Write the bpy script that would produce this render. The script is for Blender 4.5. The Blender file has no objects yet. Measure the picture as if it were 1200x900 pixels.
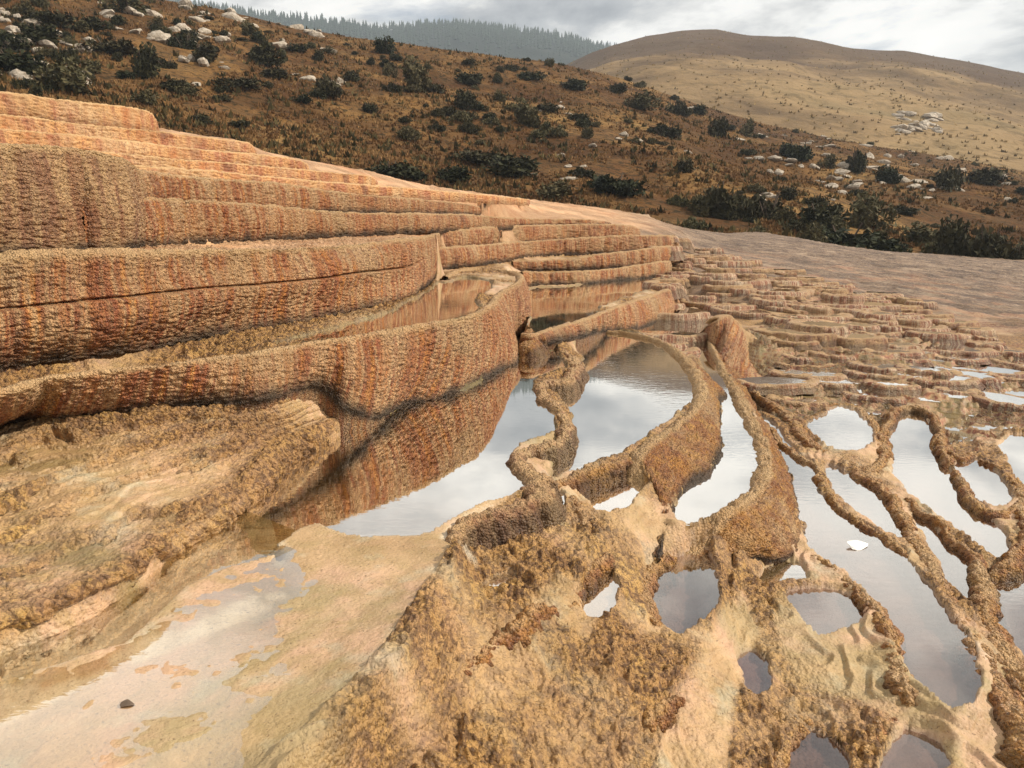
import bpy, bmesh, math, random
import numpy as np
from mathutils import Vector, Matrix
random.seed(7)
rng = np.random.default_rng(7)
R = math.radians
scene = bpy.context.scene
col = scene.collection

# ------------------------------------------------------------------ camera
EYE = 2.4                      # camera height above the zero level, metres
FPX, TILT = 924.0, R(11.9)     # focal length in pixels of a 1200 px wide frame, downward tilt
cd = bpy.data.cameras.new('camera'); cam = bpy.data.objects.new('camera', cd); col.objects.link(cam)
cd.sensor_width = 36; cd.lens = 36*FPX/1200; cd.clip_start = .05; cd.clip_end = 20000
cam.location = (0, 0, EYE); cam.rotation_euler = (R(90)-TILT, 0, 0)
scene.camera = cam
scene.view_settings.view_transform = 'Standard'; scene.view_settings.look = 'None'
scene.view_settings.gamma = 1; scene.view_settings.use_curve_mapping = False
scene.view_settings.exposure = 0.14
scene.cycles.max_bounces = 6; scene.cycles.volume_bounces = 0
scene.cycles.transparent_max_bounces = 12

# ------------------------------------------------------------------ light
SUN_EL, SUN_AZ = R(40), R(98)     # azimuth clockwise from +Y (the view direction)
sd = bpy.data.lights.new('sun', 'SUN'); sd.energy = 5.0; sd.angle = R(.8); sd.color = (1, .93, .82)
sun = bpy.data.objects.new('sun', sd); col.objects.link(sun); sun.location = (20, -5, 30)
tosun = Vector((math.sin(SUN_AZ)*math.cos(SUN_EL), math.cos(SUN_AZ)*math.cos(SUN_EL), math.sin(SUN_EL)))
sun.rotation_euler = tosun.to_track_quat('Z', 'Y').to_euler()

class NT:
    """small helper round a node tree"""
    def __init__(s, tree): s.t = tree; s.n = tree.nodes; s.l = tree.links; s.n.clear()
    def new(s, kind, **kw):
        n = s.n.new(kind)
        for k, v in kw.items():
            if k == 'inp':
                for a, b in v.items():
                    if hasattr(b, 'is_output'): s.l.new(b, n.inputs[a])
                    else: n.inputs[a].default_value = b
            else: setattr(n, k, v)
        return n
    def math(s, op, a, b=0, c=0, clamp=False):
        n = s.new('ShaderNodeMath', operation=op, use_clamp=clamp)
        for i, x in enumerate((a, b, c)):
            if hasattr(x, 'is_output'): s.l.new(x, n.inputs[i])
            else: n.inputs[i].default_value = x
        return n.outputs[0]
    def noise(s, vec, scale, detail=4, rough=.55, dist=0):
        n = s.new('ShaderNodeTexNoise', inp={'Scale': scale, 'Detail': detail, 'Roughness': rough, 'Distortion': dist})
        if vec is not None: s.l.new(vec, n.inputs['Vector'])
        return n.outputs['Fac']
    def ramp(s, fac, stops, interp='LINEAR'):
        n = s.new('ShaderNodeValToRGB'); s.l.new(fac, n.inputs[0]); cr = n.color_ramp; cr.interpolation = interp
        while len(cr.elements) < len(stops): cr.elements.new(.5)
        for e, (p, c) in zip(cr.elements, stops):
            e.position = p; e.color = (c if hasattr(c, '__len__') else (c, c, c)) + ((1,) if hasattr(c, '__len__') else (1,)) if hasattr(c, '__len__') else (c, c, c, 1)
        return n.outputs[0]
    def mix(s, fac, a, b, mode='MIX'):
        n = s.new('ShaderNodeMix', data_type='RGBA', blend_type=mode)
        for i, x in ((0, fac), (6, a), (7, b)):
            if hasattr(x, 'is_output'): s.l.new(x, n.inputs[i])
            else: n.inputs[i].default_value = x if i == 0 else tuple(x)+(1,)
        return n.outputs[2]
    def vmul(s, vec, xyz):
        n = s.new('ShaderNodeVectorMath', operation='MULTIPLY'); s.l.new(vec, n.inputs[0]); n.inputs[1].default_value = xyz
        return n.outputs[0]
    def attr(s, name): return s.new('ShaderNodeAttribute', attribute_name=name).outputs['Fac']

# world: physical sky with broken cloud over it
w = bpy.data.worlds.new('World'); scene.world = w; w.use_nodes = True
T = NT(w.node_tree)
sky = T.new('ShaderNodeTexSky', sky_type='NISHITA', sun_disc=False, sun_elevation=SUN_EL, sun_rotation=SUN_AZ)
tc = T.new('ShaderNodeTexCoord').outputs['Generated']
blue = T.mix(1.0, sky.outputs[0], (.11, .11, .115), 'MULTIPLY')
sep = T.new('ShaderNodeSeparateXYZ'); T.l.new(tc, sep.inputs[0])
zz = T.math('ADD', T.math('MAXIMUM', sep.outputs['Z'], 0), .16)
px = T.math('DIVIDE', sep.outputs['X'], zz); py = T.math('DIVIDE', sep.outputs['Y'], zz)
cv = T.new('ShaderNodeCombineXYZ', inp={0: px, 1: py, 2: 0.0}).outputs[0]
mp = T.new('ShaderNodeMapping', inp={'Vector': cv, 'Location': (9.1, 3.7, 0)}).outputs[0]
n1 = T.noise(mp, .95, 7, .56, .25)
n2 = T.noise(mp, 1.4, 7, .58, .25)
cover = T.ramp(n1, [(.31, 0.0), (.42, 1.0)])
shade = T.ramp(n2, [(.34, (.36, .38, .42)), (.41, (.62, .63, .65)), (.46, (1.0, .98, .95)), (.52, (1.45, 1.41, 1.34)), (.66, (1.75, 1.68, 1.58))])
skyc = T.mix(cover, blue, shade)
bg = T.new('ShaderNodeBackground', inp={'Color': skyc, 'Strength': .76})
T.l.new(bg.outputs[0], T.new('ShaderNodeOutputWorld').inputs[0])

# ------------------------------------------------------------------ numbers: rays, noise
CT, ST = math.cos(TILT), math.sin(TILT)
def ray(u, v):
    a, b = (u-600)/FPX, (450-v)/FPX
    return np.array([a, CT + b*ST, -ST + b*CT])
def at_z(u, v, z):             # point seen at a pixel of the photograph, z below/above the eye
    d = ray(u, v); return d*(z/d[2])
def at_y(u, v, y):             # the same, at a distance ahead
    d = ray(u, v); return d*(y/d[1])
def pxdist(p):                 # rough pixels per metre at p
    return FPX/max(.5, float(np.linalg.norm(p)))

def h2(ix, iy, seed):
    n = (ix.astype(np.int64)*374761393 + iy.astype(np.int64)*668265263 + seed*1442695041) & 0xFFFFFFFF
    n = ((n ^ (n >> 13))*1274126177) & 0xFFFFFFFF
    n = ((n ^ (n >> 15))*2246822519) & 0xFFFFFFFF
    return ((n ^ (n >> 16)) & 0xFFFFFF).astype(np.float32)/np.float32(0xFFFFFF)
def vn(x, y, seed=0):          # smooth value noise, 0..1
    ix, iy = np.floor(x), np.floor(y); fx, fy = (x-ix).astype(np.float32), (y-iy).astype(np.float32)
    fx = fx*fx*(3-2*fx); fy = fy*fy*(3-2*fy)
    a, b, c, d = h2(ix, iy, seed), h2(ix+1, iy, seed), h2(ix, iy+1, seed), h2(ix+1, iy+1, seed)
    return a+(b-a)*fx + (c-a)*fy + (a-b-c+d)*fx*fy
def fbm(x, y, oct=4, seed=0, gain=.5):
    s, a, t = 0, 1, 0
    for k in range(oct):
        s = s + a*vn(x*2**k+17.3*k, y*2**k-9.1*k, seed+k); t += a; a *= gain
    return s/t*2-1
def worley(x, y, seed=0, jit=.85):   # F1, F2
    ix, iy = np.floor(x), np.floor(y)
    f1 = np.full(np.shape(x), 9., np.float32); f2 = f1.copy()
    for dx in (-1, 0, 1):
        for dy in (-1, 0, 1):
            cx, cy = ix+dx, iy+dy
            ox = cx+.5+(h2(cx, cy, seed)-.5)*jit-x; oy = cy+.5+(h2(cx, cy, seed+77)-.5)*jit-y
            d = np.sqrt(ox*ox+oy*oy).astype(np.float32)
            f2 = np.minimum(f2, np.maximum(f1, d)); f1 = np.minimum(f1, d)
    return f1, f2
def sstep(a, b, x):
    t = np.clip((x-a)/(b-a), 0, 1); return t*t*(3-2*t)
def cr(P, n):                  # Catmull-Rom resampling of rows of P to n rows, even along length of first two columns
    P = np.asarray(P, float); m = len(P)
    if m == 2: return P[0]+(P[1]-P[0])*np.linspace(0, 1, n)[:, None]
    Q = np.vstack([2*P[0]-P[1], P, 2*P[-1]-P[-2]])
    out = []
    K = 24
    for i in range(m-1):
        p0, p1, p2, p3 = Q[i:i+4]
        for t in np.linspace(0, 1, K, endpoint=False):
            out.append(.5*((2*p1)+(-p0+p2)*t+(2*p0-5*p1+4*p2-p3)*t*t+(-p0+3*p1-3*p2+p3)*t**3))
    out.append(P[-1]); out = np.array(out)
    L = np.r_[0, np.cumsum(np.linalg.norm(np.diff(out[:, :3], axis=0), axis=1))]
    s = np.linspace(0, L[-1], n)
    return np.stack([np.interp(s, L, out[:, k]) for k in range(out.shape[1])], 1)

# ------------------------------------------------------------------ object helpers
def finish(name, me, mat, parent=None, smooth=True):
    if mat: me.materials.append(mat)
    if smooth: me.shade_smooth()
    o = bpy.data.objects.new(name, me); col.objects.link(o)
    if parent: o.parent = parent
    return o
def tag(o, label=None, cat=None, group=None, kind=None):
    if label: o['label'] = label
    if cat: o['category'] = cat
    if group: o['group'] = group
    if kind: o['kind'] = kind
    return o
def mesh_np(name, co, quads=None, tris=None):
    me = bpy.data.meshes.new(name)
    co = np.asarray(co, np.float32); me.vertices.add(len(co)); me.vertices.foreach_set('co', co.ravel())
    nq = 0 if quads is None else len(quads); nt = 0 if tris is None else len(tris)
    me.loops.add(nq*4+nt*3); me.polygons.add(nq+nt)
    li = np.concatenate([np.asarray(quads, np.int32).ravel() if nq else np.zeros(0, np.int32),
                         np.asarray(tris, np.int32).ravel() if nt else np.zeros(0, np.int32)])
    me.loops.foreach_set('vertex_index', li)
    st = np.concatenate([np.arange(nq)*4, nq*4+np.arange(nt)*3]).astype(np.int32)
    me.polygons.foreach_set('loop_start', st)
    me.update(calc_edges=True); me.validate()
    return me
def grid_quads(nr, nc):
    i = np.arange(nr*nc).reshape(nr, nc)
    return np.stack([i[:-1, :-1], i[:-1, 1:], i[1:, 1:], i[1:, :-1]], -1).reshape(-1, 4)
def set_attr(me, name, val):
    a = me.attributes.new(name, 'FLOAT', 'POINT'); a.data.foreach_set('value', np.asarray(val, np.float32).ravel())
def set_uv(me, uv):
    l = me.uv_layers.new(name='UVMap'); idx = np.zeros(len(me.loops), np.int32); me.loops.foreach_get('vertex_index', idx)
    l.data.foreach_set('uv', np.asarray(uv, np.float32)[idx].ravel())

# ------------------------------------------------------------------ materials
def mat(name):
    m = bpy.data.materials.new(name); m.use_nodes = True; return m, NT(m.node_tree)
def pbsdf(T, color, rough, normal=None, spec=.5):
    p = T.new('ShaderNodeBsdfPrincipled')
    for k, v in (('Base Color', color), ('Roughness', rough), ('Normal', normal), ('Specular IOR Level', spec)):
        if v is None: continue
        if hasattr(v, 'is_output'): T.l.new(v, p.inputs[k])
        else: p.inputs[k].default_value = tuple(v)+(1,) if k == 'Base Color' else v
    T.l.new(p.outputs[0], T.new('ShaderNodeOutputMaterial').inputs[0]); return p
def rich(T, c, g, mul=1.0):
    n = T.new('ShaderNodeGamma', inp={'Color': c, 'Gamma': g}); return T.mix(1.0, n.outputs[0], (mul, mul, mul), 'MULTIPLY')
def bump(T, h, dist, strength=1.0, normal=None):
    b = T.new('ShaderNodeBump', inp={'Height': h, 'Distance': dist, 'Strength': strength})
    if normal is not None: T.l.new(normal, b.inputs['Normal'])
    return b.outputs[0]

def wall_material(name, palette, streak=1.0, gloss=.55, flute=5.0, scaly=1.0, iso=False):
    """travertine face: mineral streaks run down it, fine scaly relief"""
    m, T = mat(name)
    uv = T.new('ShaderNodeUVMap', uv_map='UVMap').outputs[0]
    obj = T.new('ShaderNodeTexCoord').outputs['Object']
    v1 = T.vmul(uv, (flute, .35*flute/5, 1)); v2 = T.vmul(uv, (flute*3.2, .9, 1))
    if iso: v1, v2 = T.vmul(obj, (1.8, 1.8, 1.8)), T.vmul(obj, (11, 11, 11))
    a = T.noise(v1, 1.0, 3, .6, .4); b = T.noise(v2, 1.0, 4, .6, .3)
    f = T.math('ADD', T.math('MULTIPLY', a, .62), T.math('MULTIPLY', b, .38))
    c = T.ramp(f, palette)
    lg = T.noise(T.vmul(uv, (1.1, 1.4, 1)), 1.0, 5, .65, .8)
    c = T.mix(T.ramp(lg, [(.54, 0.0), (.66, .75)]), c, T.ramp(b, [(.4, (.62, .46, .27)), (.6, (.50, .33, .18))]))
    c = T.mix(T.ramp(lg, [(.34, .7), (.45, 0.0)]), c, T.ramp(a, [(.4, (.30, .12, .05)), (.6, (.24, .13, .07))]))
    g = T.noise(obj, 38, 3, .6); c = T.mix(T.ramp(g, [(.36, .6), (.52, 0.0)]), c, (.16, .07, .035))
    k = T.noise(obj, 2.2, 4, .6); c = T.mix(T.ramp(k, [(.50, 0.0), (.68, .6)]), c, (.50, .34, .18))
    h = T.attr('crest'); c = T.mix(T.math('MULTIPLY', h, T.math('ADD', T.noise(obj, 5, 3), .35), clamp=True), c, (.56, .39, .21))
    fo = T.attr('footwet_shade'); c = T.mix(T.math('MULTIPLY', fo, .9), c, (.07, .05, .028))  # wet foot, with undercut shade painted into the same dark tone
    vor = T.new('ShaderNodeTexVoronoi', inp={'Vector': obj, 'Scale': 75.0})
    n = bump(T, T.math('SUBTRACT', 1.0, vor.outputs['Distance']), .022*scaly, 1.0)
    n = bump(T, T.noise(obj, 120, 3, .6), .007*scaly, .9, n)
    c = rich(T, c, 1.28, 1.12)
    pbsdf(T, c, T.ramp(T.noise(obj, 12, 3), [(.3, gloss-.15), (.7, gloss+.25)]), n)
    return m
PAL_RED = [(.30, (.50, .31, .16)), (.38, (.38, .145, .062)), (.45, (.52, .26, .11)), (.50, (.60, .40, .22)), (.55, (.38, .15, .065)), (.60, (.60, .29, .085)), (.66, (.64, .45, .26)), (.75, (.54, .26, .10))]
PAL_TAN = [(.30, (.54, .37, .20)), (.42, (.38, .20, .105)), (.50, (.57, .39, .21)), (.58, (.38, .21, .12)), (.68, (.62, .45, .25))]
PAL_ORANGE = [(.28, (.62, .42, .23)), (.40, (.48, .22, .09)), (.48, (.62, .38, .18)), (.56, (.42, .19, .10)), (.66, (.68, .48, .27)), (.78, (.64, .36, .14))]
M_red = wall_material('red_travertine', PAL_RED)
M_tan = wall_material('tan_travertine', PAL_TAN, flute=3.0)
M_orange = wall_material('orange_travertine', PAL_ORANGE, gloss=.65, flute=1.8, scaly=.3)
M_ochre = wall_material('ochre_travertine', [(.3, (.32, .16, .05)), (.42, (.52, .28, .08)), (.50, (.36, .17, .07)), (.58, (.55, .32, .10)), (.70, (.46, .27, .12))], iso=True)

def ground_material():
    m, T = mat('travertine_ground')
    obj = T.new('ShaderNodeTexCoord').outputs['Object']
    ro, wet, alg, gre, upp, ris, drt = (T.attr(k) for k in ('rough', 'wet', 'algae', 'grey', 'upper', 'riser', 'dirt'))
    big = T.noise(obj, .9, 5, .6, .5)
    sand = T.ramp(big, [(.34, (.42, .285, .155)), (.46, (.55, .395, .235)), (.54, (.58, .40, .27)), (.62, (.44, .345, .20)), (.72, (.56, .41, .235))])
    mot = T.noise(obj, 6, 5, .65, .3)
    sand = T.mix(T.ramp(mot, [(.46, 0.0), (.62, .55)]), sand, (.40, .30, .15))
    sand = T.mix(T.ramp(T.noise(obj, 3.1, 4, .6), [(.55, 0.0), (.68, .45)]), sand, (.50, .52, .42))
    nub = T.ramp(T.noise(obj, 2.3, 5, .6, .4), [(.32, (.32, .175, .070)), (.45, (.54, .33, .125)), (.55, (.44, .26, .12)), (.68, (.62, .40, .140))])
    kn = T.attr('knob'); nub = T.mix(T.math('MULTIPLY', kn, .55), nub, (.70, .44, .165))  # light on the relief painted in: knob tips lighter than pits
    nub = T.mix(T.ramp(T.noise(obj, 30, 3, .6), [(.42, .75), (.54, 0.0)]), nub, (.12, .055, .022))
    c = T.mix(ro, sand, nub)
    c = T.mix(upp, c, T.ramp(big, [(.35, (.54, .31, .16)), (.5, (.62, .41, .24)), (.65, (.50, .28, .14))]))
    gvl = T.math('ADD', T.math('MULTIPLY', T.noise(obj, 1.3, 6, .65), .5), T.math('MULTIPLY', T.noise(obj, 14, 3, .7), .5)); c = T.mix(drt, c, T.ramp(gvl, [(.40, (.11, .068, .040)), (.5, (.25, .165, .10)), (.60, (.42, .32, .22))]))
    sx = T.new('ShaderNodeSeparateXYZ', inp={0: obj}).outputs
    st = T.noise(T.vmul(obj, (5.5, 3.5, .8)), 1.0, 3, .6, .3)
    c = T.mix(ris, c, T.ramp(st, [(.34, (.50, .30, .15)), (.42, (.26, .09, .045)), (.50, (.54, .38, .22)), (.57, (.32, .13, .06)), (.68, (.56, .42, .26))]))
    c = T.mix(T.attr('silt'), c, T.ramp(mot, [(.35, (.58, .47, .34)), (.6, (.70, .60, .46))]))
    c = T.mix(T.math('MULTIPLY', alg, .9), c, T.ramp(mot, [(.35, (.10, .085, .035)), (.6, (.20, .155, .06))]))
    c = T.mix(T.math('MULTIPLY', gre, .9), c, T.ramp(mot, [(.35, (.17, .13, .12)), (.6, (.29, .22, .19))]))
    spk = T.noise(obj, 90, 2, .5); c = T.mix(T.ramp(spk, [(.62, 0.0), (.72, .6)]), c, (.14, .08, .04))
    vor = T.new('ShaderNodeTexVoronoi', inp={'Vector': obj, 'Scale': 62.0})
    hh = T.math('MULTIPLY', T.math('SUBTRACT', 1.0, vor.outputs['Distance']), T.math('ADD', T.math('MULTIPLY', ro, .9), .1))
    n = bump(T, hh, .024, 1.0)
    n = bump(T, T.math('MULTIPLY', T.noise(obj, 48, 4, .7), T.math('ADD', T.math('MULTIPLY', ro, .9), .12)), .03, .8, n)
    n = bump(T, T.noise(obj, 150, 4, .65), .004, .7, n)
    c = rich(T, c, 1.30, 1.12)
    rr = T.math('SUBTRACT', .74, T.math('MULTIPLY', wet, .44))
    rr = T.math('ADD', rr, T.math('MULTIPLY', T.math('SUBTRACT', T.noise(obj, 9, 3), .5), .4), clamp=True)
    pbsdf(T, c, rr, n)
    return m
M_ground = ground_material()

def water_material(name, tint, refl=.22, ripple=.25, scale=9, stops=None):
    m, T = mat(name)
    obj = T.new('ShaderNodeTexCoord').outputs['Object']
    patch = T.ramp(T.noise(obj, .55, 2), [(.45, 0.12), (.62, 1.0)])
    h = T.math('MULTIPLY', T.noise(T.vmul(obj, (1, 2.2, 1)), scale, 3, .5, .6), patch)
    n = bump(T, h, .010, ripple*.35)
    gl = T.new('ShaderNodeBsdfGlossy', inp={'Roughness': .02, 'Color': (1, .975, .93, 1), 'Normal': n})
    tr = T.new('ShaderNodeBsdfTransparent', inp={'Color': tuple(tint)+(1,)})
    lw = T.new('ShaderNodeLayerWeight', inp={'Blend': .5, 'Normal': n})
    fac = T.ramp(lw.outputs['Facing'], stops or [(.25, refl*.6), (.42, refl), (.60, .62+.3*refl), (.72, .92), (.9, .99)])
    mx = T.new('ShaderNodeMixShader', inp={0: fac, 1: tr.outputs[0], 2: gl.outputs[0]})
    T.l.new(mx.outputs[0], T.new('ShaderNodeOutputMaterial').inputs[0])
    return m
M_wolive = water_material('olive_pool_water', (.78, .70, .50), .42)
M_wclear = water_material('clear_pool_water', (.92, .88, .76), .34, .12)
M_wgrey = water_material('grey_pool_water', (.74, .64, .60), .28, .2, stops=[(.35, .12), (.48, .24), (.58, .42), (.68, .72), (.78, .93)])

# ------------------------------------------------------------------ the terrace heightfield on a polar grid round the camera
ph = np.concatenate([np.linspace(-62, -40, 40, endpoint=False), np.linspace(-40, 40, 920), np.linspace(40, 62, 41)[1:]])
PH = np.radians(ph); NC = len(PH)
rr = [.5]
while rr[-1] < 62:
    r = rr[-1]
    rr.append(r + (.06 if r < 1.6 else max(.0036*r, 1.45*(r*r+3)/(FPX*1.75)) if r < 5 else .0040*r))
RR = np.array(rr); NR = len(RR)
GX = (RR[:, None]*np.sin(PH)[None]); GY = (RR[:, None]*np.cos(PH)[None])
def gidx(x, y):
    return np.interp(np.hypot(x, y), RR, np.arange(NR)), np.interp(np.arctan2(x, y), PH, np.arange(NC))
Z = np.zeros((NR, NC), np.float32); KN = np.zeros((NR, NC), bool)
rough = np.ones((NR, NC), np.float32); alg = np.zeros_like(Z); grey = np.zeros_like(Z)
def poly_mask(P):              # P: world xy polygon
    a, b = gidx(P[:, 0], P[:, 1])
    r0, r1 = int(a.min()), int(a.max())+2; c0, c1 = int(b.min()), int(b.max())+2
    r0, c0 = max(r0, 0), max(c0, 0); r1, c1 = min(r1, NR), min(c1, NC)
    ii, jj = np.meshgrid(np.arange(r0, r1), np.arange(c0, c1), indexing='ij')
    ins = np.zeros(ii.shape, bool)
    for k in range(len(a)):
        y0, x0, y1, x1 = a[k-1], b[k-1], a[k], b[k]
        if y0 == y1: continue
        cond = ((y0 > ii) != (y1 > ii)) & (jj < (x1-x0)*(ii-y0)/(y1-y0)+x0)
        ins ^= cond
    M = np.zeros((NR, NC), bool); M[r0:r1, c0:c1] = ins
    return M
def line_set(P, force=True):   # P: (n,3) world line, constrains the height
    P = np.asarray(P)
    for k in range(len(P)-1):
        a0, b0 = gidx(P[k, 0], P[k, 1]); a1, b1 = gidx(P[k+1, 0], P[k+1, 1])
        n = int(max(abs(a1-a0), abs(b1-b0))*1.5)+2
        t = np.linspace(0, 1, n); i = np.rint(a0+(a1-a0)*t).astype(int); j = np.rint(b0+(b1-b0)*t).astype(int)
        z = P[k, 2]+(P[k+1, 2]-P[k, 2])*t
        ok = (i > 0) & (i < NR-1) & (j > 0) & (j < NC-1) if True else None
        i, j, z = i[ok], j[ok], z[ok]
        Z[i, j] = z; KN[i, j] = True
def erode(M, n):
    for _ in range(n):
        N = M.copy(); N[1:] &= M[:-1]; N[:-1] &= M[1:]; N[:, 1:] &= M[:, :-1]; N[:, :-1] &= M[:, 1:]; M = N
    return M
def dilate(M, n): return ~erode(~M, n)
def blur(A, n):
    for _ in range(n):
        P = np.pad(A, 1, mode='edge'); A = (P[:-2, 1:-1]+P[2:, 1:-1]+P[1:-1, :-2]+P[1:-1, 2:]+2*A)/6
    return A

# ---- pools traced on the photograph: (name, level, depth, kind, outline)
POOLS = []
def pool(level, depth, kind, pts, bank=5, shrink=False):
    P = np.array([at_z(u, v, level) for u, v in pts])
    n = len(P); Q = np.vstack([P[-1:], P, P[:2]])
    out = []
    for i in range(n):
        p0, p1, p2, p3 = Q[i], Q[i+1], Q[i+2], Q[(i+3)] if i+3 < len(Q) else P[(i+2) % n]
        for t in (0, .25, .5, .75):
            out.append(.5*((2*p1)+(-p0+p2)*t+(2*p0-5*p1+4*p2-p3)*t*t+(-p0+3*p1-3*p2+p3)*t**3))
    POOLS.append((level, depth, kind, np.array(out), bank))
LA, LB, LC, LD, LF, LE = -1.50, -.88, -1.60, -1.76, -1.30, -2.03
#A main pool (the sandy flat at the lower left belongs to it and is handled below)
pool(LA, .22, 'olive', [(625,405),(648,408),(660,420),(664,432),(640,440),(625,447),(628,462),(645,478),(652,495),(645,508),(620,515),(598,530),(606,548),(620,562),(620,572),(590,584),(545,598),(520,615),(500,622),(460,625),(430,628),(395,622),(365,614),(338,628),(318,644),(302,642),(286,610),(290,570),(306,548),(362,518),(390,499),(436,486),(464,462),(525,452),(560,437),(598,415),(612,400)], 16)
pool(LB, .20, 'olive', [(523,331),(545,325),(568,328),(580,334),(566,344),(556,352),(562,360),(548,370),(510,378),(460,388),(420,394),(380,399),(340,404),(322,404),(350,394),(400,382),(450,368),(480,352),(500,342),(512,330)])
pool(LC, .16, 'olive', [(668,397),(690,389),(715,387),(738,388),(771,400),(796,418),(814,438),(818,455),(806,474),(785,492),(760,512),(740,526),(700,541),(665,553),(640,561),(648,540),(664,520),(672,500),(668,482),(652,462),(652,455),(680,440),(684,425),(672,408)])
pool(LD, .20, 'olive', [(752,384),(790,372),(820,364),(846,366),(843,373),(826,384),(828,395),(838,415),(850,435),(864,458),(878,482),(890,505),(896,528),(898,548),(888,575),(860,596),(825,610),(800,612),(788,600),(792,582),(812,566),(832,550),(842,520),(843,490),(838,460),(824,432),(805,410),(780,396),(755,391)])
pool(LF, .20, 'olive', [(622,338),(660,336),(700,330),(740,324),(768,320),(775,324),(768,336),(740,347),(705,360),(690,372),(650,382),(626,390),(621,370)])
pool(-1.68, .05, 'clear', [(676,577),(700,563),(725,553),(752,549),(757,560),(750,578),(735,592),(712,603),(695,600),(688,588)])
pool(-1.62, .10, 'clear', [(552,640),(585,625),(612,606),(634,586),(650,577),(664,585),(660,600),(636,618),(610,632),(575,645)])
pool(-1.90, .12, 'grey', [(764,712),(762,685),(772,664),(795,650),(822,643),(840,655),(846,682),(840,710),(822,734),(796,745),(775,732)])
pool(-1.76, .02, 'clear', [(683,715),(690,690),(705,672),(716,668),(722,690),(720,712),(702,727)], 2)
pool(-1.66, .02, 'clear', [(560,688),(575,676),(592,670),(600,676),(590,686),(570,694)], 2)
# the right-hand pools
E = LE
pool(E, .07, 'grey', [(886,484),(905,495),(928,526),(952,546),(962,572),(988,598),(1028,625),(1058,645),(1078,670),(1098,700),(1128,738),(1145,770),(1143,808),(1125,832),(1096,822),(1072,800),(1060,775),(1042,735),(1020,703),(990,672),(960,652),(944,638),(938,610),(930,580),(922,550),(908,520)])
pool(E-.03, .07, 'grey', [(962,545),(985,549),(1010,563),(1035,577),(1055,596),(1066,616),(1068,632),(1048,630),(1012,606),(988,588),(972,568)])
pool(E+.02, .07, 'grey', [(946,496),(965,485),(985,476),(1002,480),(1018,498),(1023,515),(1012,526),(990,530),(968,521),(952,508)])
pool(E-.04, .07, 'grey', [(1042,492),(1056,482),(1080,485),(1094,503),(1097,522),(1112,545),(1132,574),(1156,600),(1180,622),(1187,642),(1170,655),(1142,638),(1112,612),(1080,590),(1056,568),(1044,535)])
pool(E-.02, .07, 'grey', [(1122,545),(1142,535),(1166,548),(1184,572),(1182,592),(1155,591),(1135,572)])
pool(E-.06, .07, 'grey', [(1074,602),(1088,604),(1108,632),(1136,652),(1147,680),(1142,704),(1118,690),(1098,660),(1084,632)])
pool(E-.07, .07, 'grey', [(1158,662),(1185,668),(1215,676),(1260,720),(1270,800),(1220,800),(1186,762),(1164,722)])
pool(E-.02, .04, 'clear', [(1178,540),(1172,520),(1192,508),(1240,520),(1260,570),(1220,580),(1196,565)], 3)
pool(E-.03, .04, 'grey', [(925,700),(940,690),(970,690),(1000,700),(1012,725),(990,738),(962,742),(945,725)], 3)
pool(E-.035, .03, 'grey', [(868,800),(872,778),(885,765),(900,772),(908,790),(900,806),(882,812)], 2)
pool(E-.02, .06, 'clear', [(893,680),(903,662),(920,654),(938,662),(945,676),(925,684),(905,688)], 2)
pool(-2.13, .04, 'grey', [(921,915),(920,895),(928,872),(946,854),(962,858),(985,880),(990,920),(960,960),(925,950)], 3)
pool(-2.12, .03, 'grey', [(1026,900),(1030,880),(1046,864),(1068,856),(1100,872),(1110,900),(1060,930),(1030,910)], 3)

# ------------------------------------------------------------------ walls and rims
WALLS = []                     # (name, material, crest pts, foot pts, label, options)
def wall_v(label, m, st, zf=None, zfs=None, setback=.04, **o):
    """upright wall. st: (u, distance ahead, crest pixel row); zf: level of its foot"""
    C, F = [], []
    for k, s in enumerate(st):
        u, y, vc = s[:3]; z0 = zf if zfs is None else zfs[k]
        c = at_y(u, vc, y)
        a = math.hypot(c[0], c[1]); f = np.array([c[0]*(a-setback)/a, c[1]*(a-setback)/a, z0])
        C.append(c); F.append(f)
    WALLS.append(dict(label=label, m=m, C=np.array(C), F=np.array(F), **o))
def wall_f(label, m, st, zc, zf, **o):
    """sloping wall. st: (crest u, v, foot u, v)"""
    n = len(st)
    zcs = zc if hasattr(zc, '__len__') else [zc]*n; zfs = zf if hasattr(zf, '__len__') else [zf]*n
    C = np.array([at_z(s[0], s[1], zcs[k]) for k, s in enumerate(st)]); F = []; mid = C[:, :2].mean(0)
    for k, s in enumerate(st):
        if s[2] is None: d = C[k, :2]-mid; d /= np.linalg.norm(d); F.append([C[k, 0]+d[0]*s[3], C[k, 1]+d[1]*s[3], zfs[k]])
        else: F.append(at_z(s[2], s[3], zfs[k]))
    F = np.array(F)
    WALLS.append(dict(label=label, m=m, C=C, F=F, **o))
def wall_fv(label, m, st, zf, **o):
    """upright wall. st: (u, foot v, crest v) with the foot on level zf"""
    C, F = [], []
    for u, vf, vc in st:
        f = at_z(u, vf, zf); c = at_y(u, vc, f[1]+o.get('back', .05))
        F.append(f); C.append(c)
    WALLS.append(dict(label=label, m=m, C=np.array(C), F=np.array(F), **o))

SH = -.245
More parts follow.
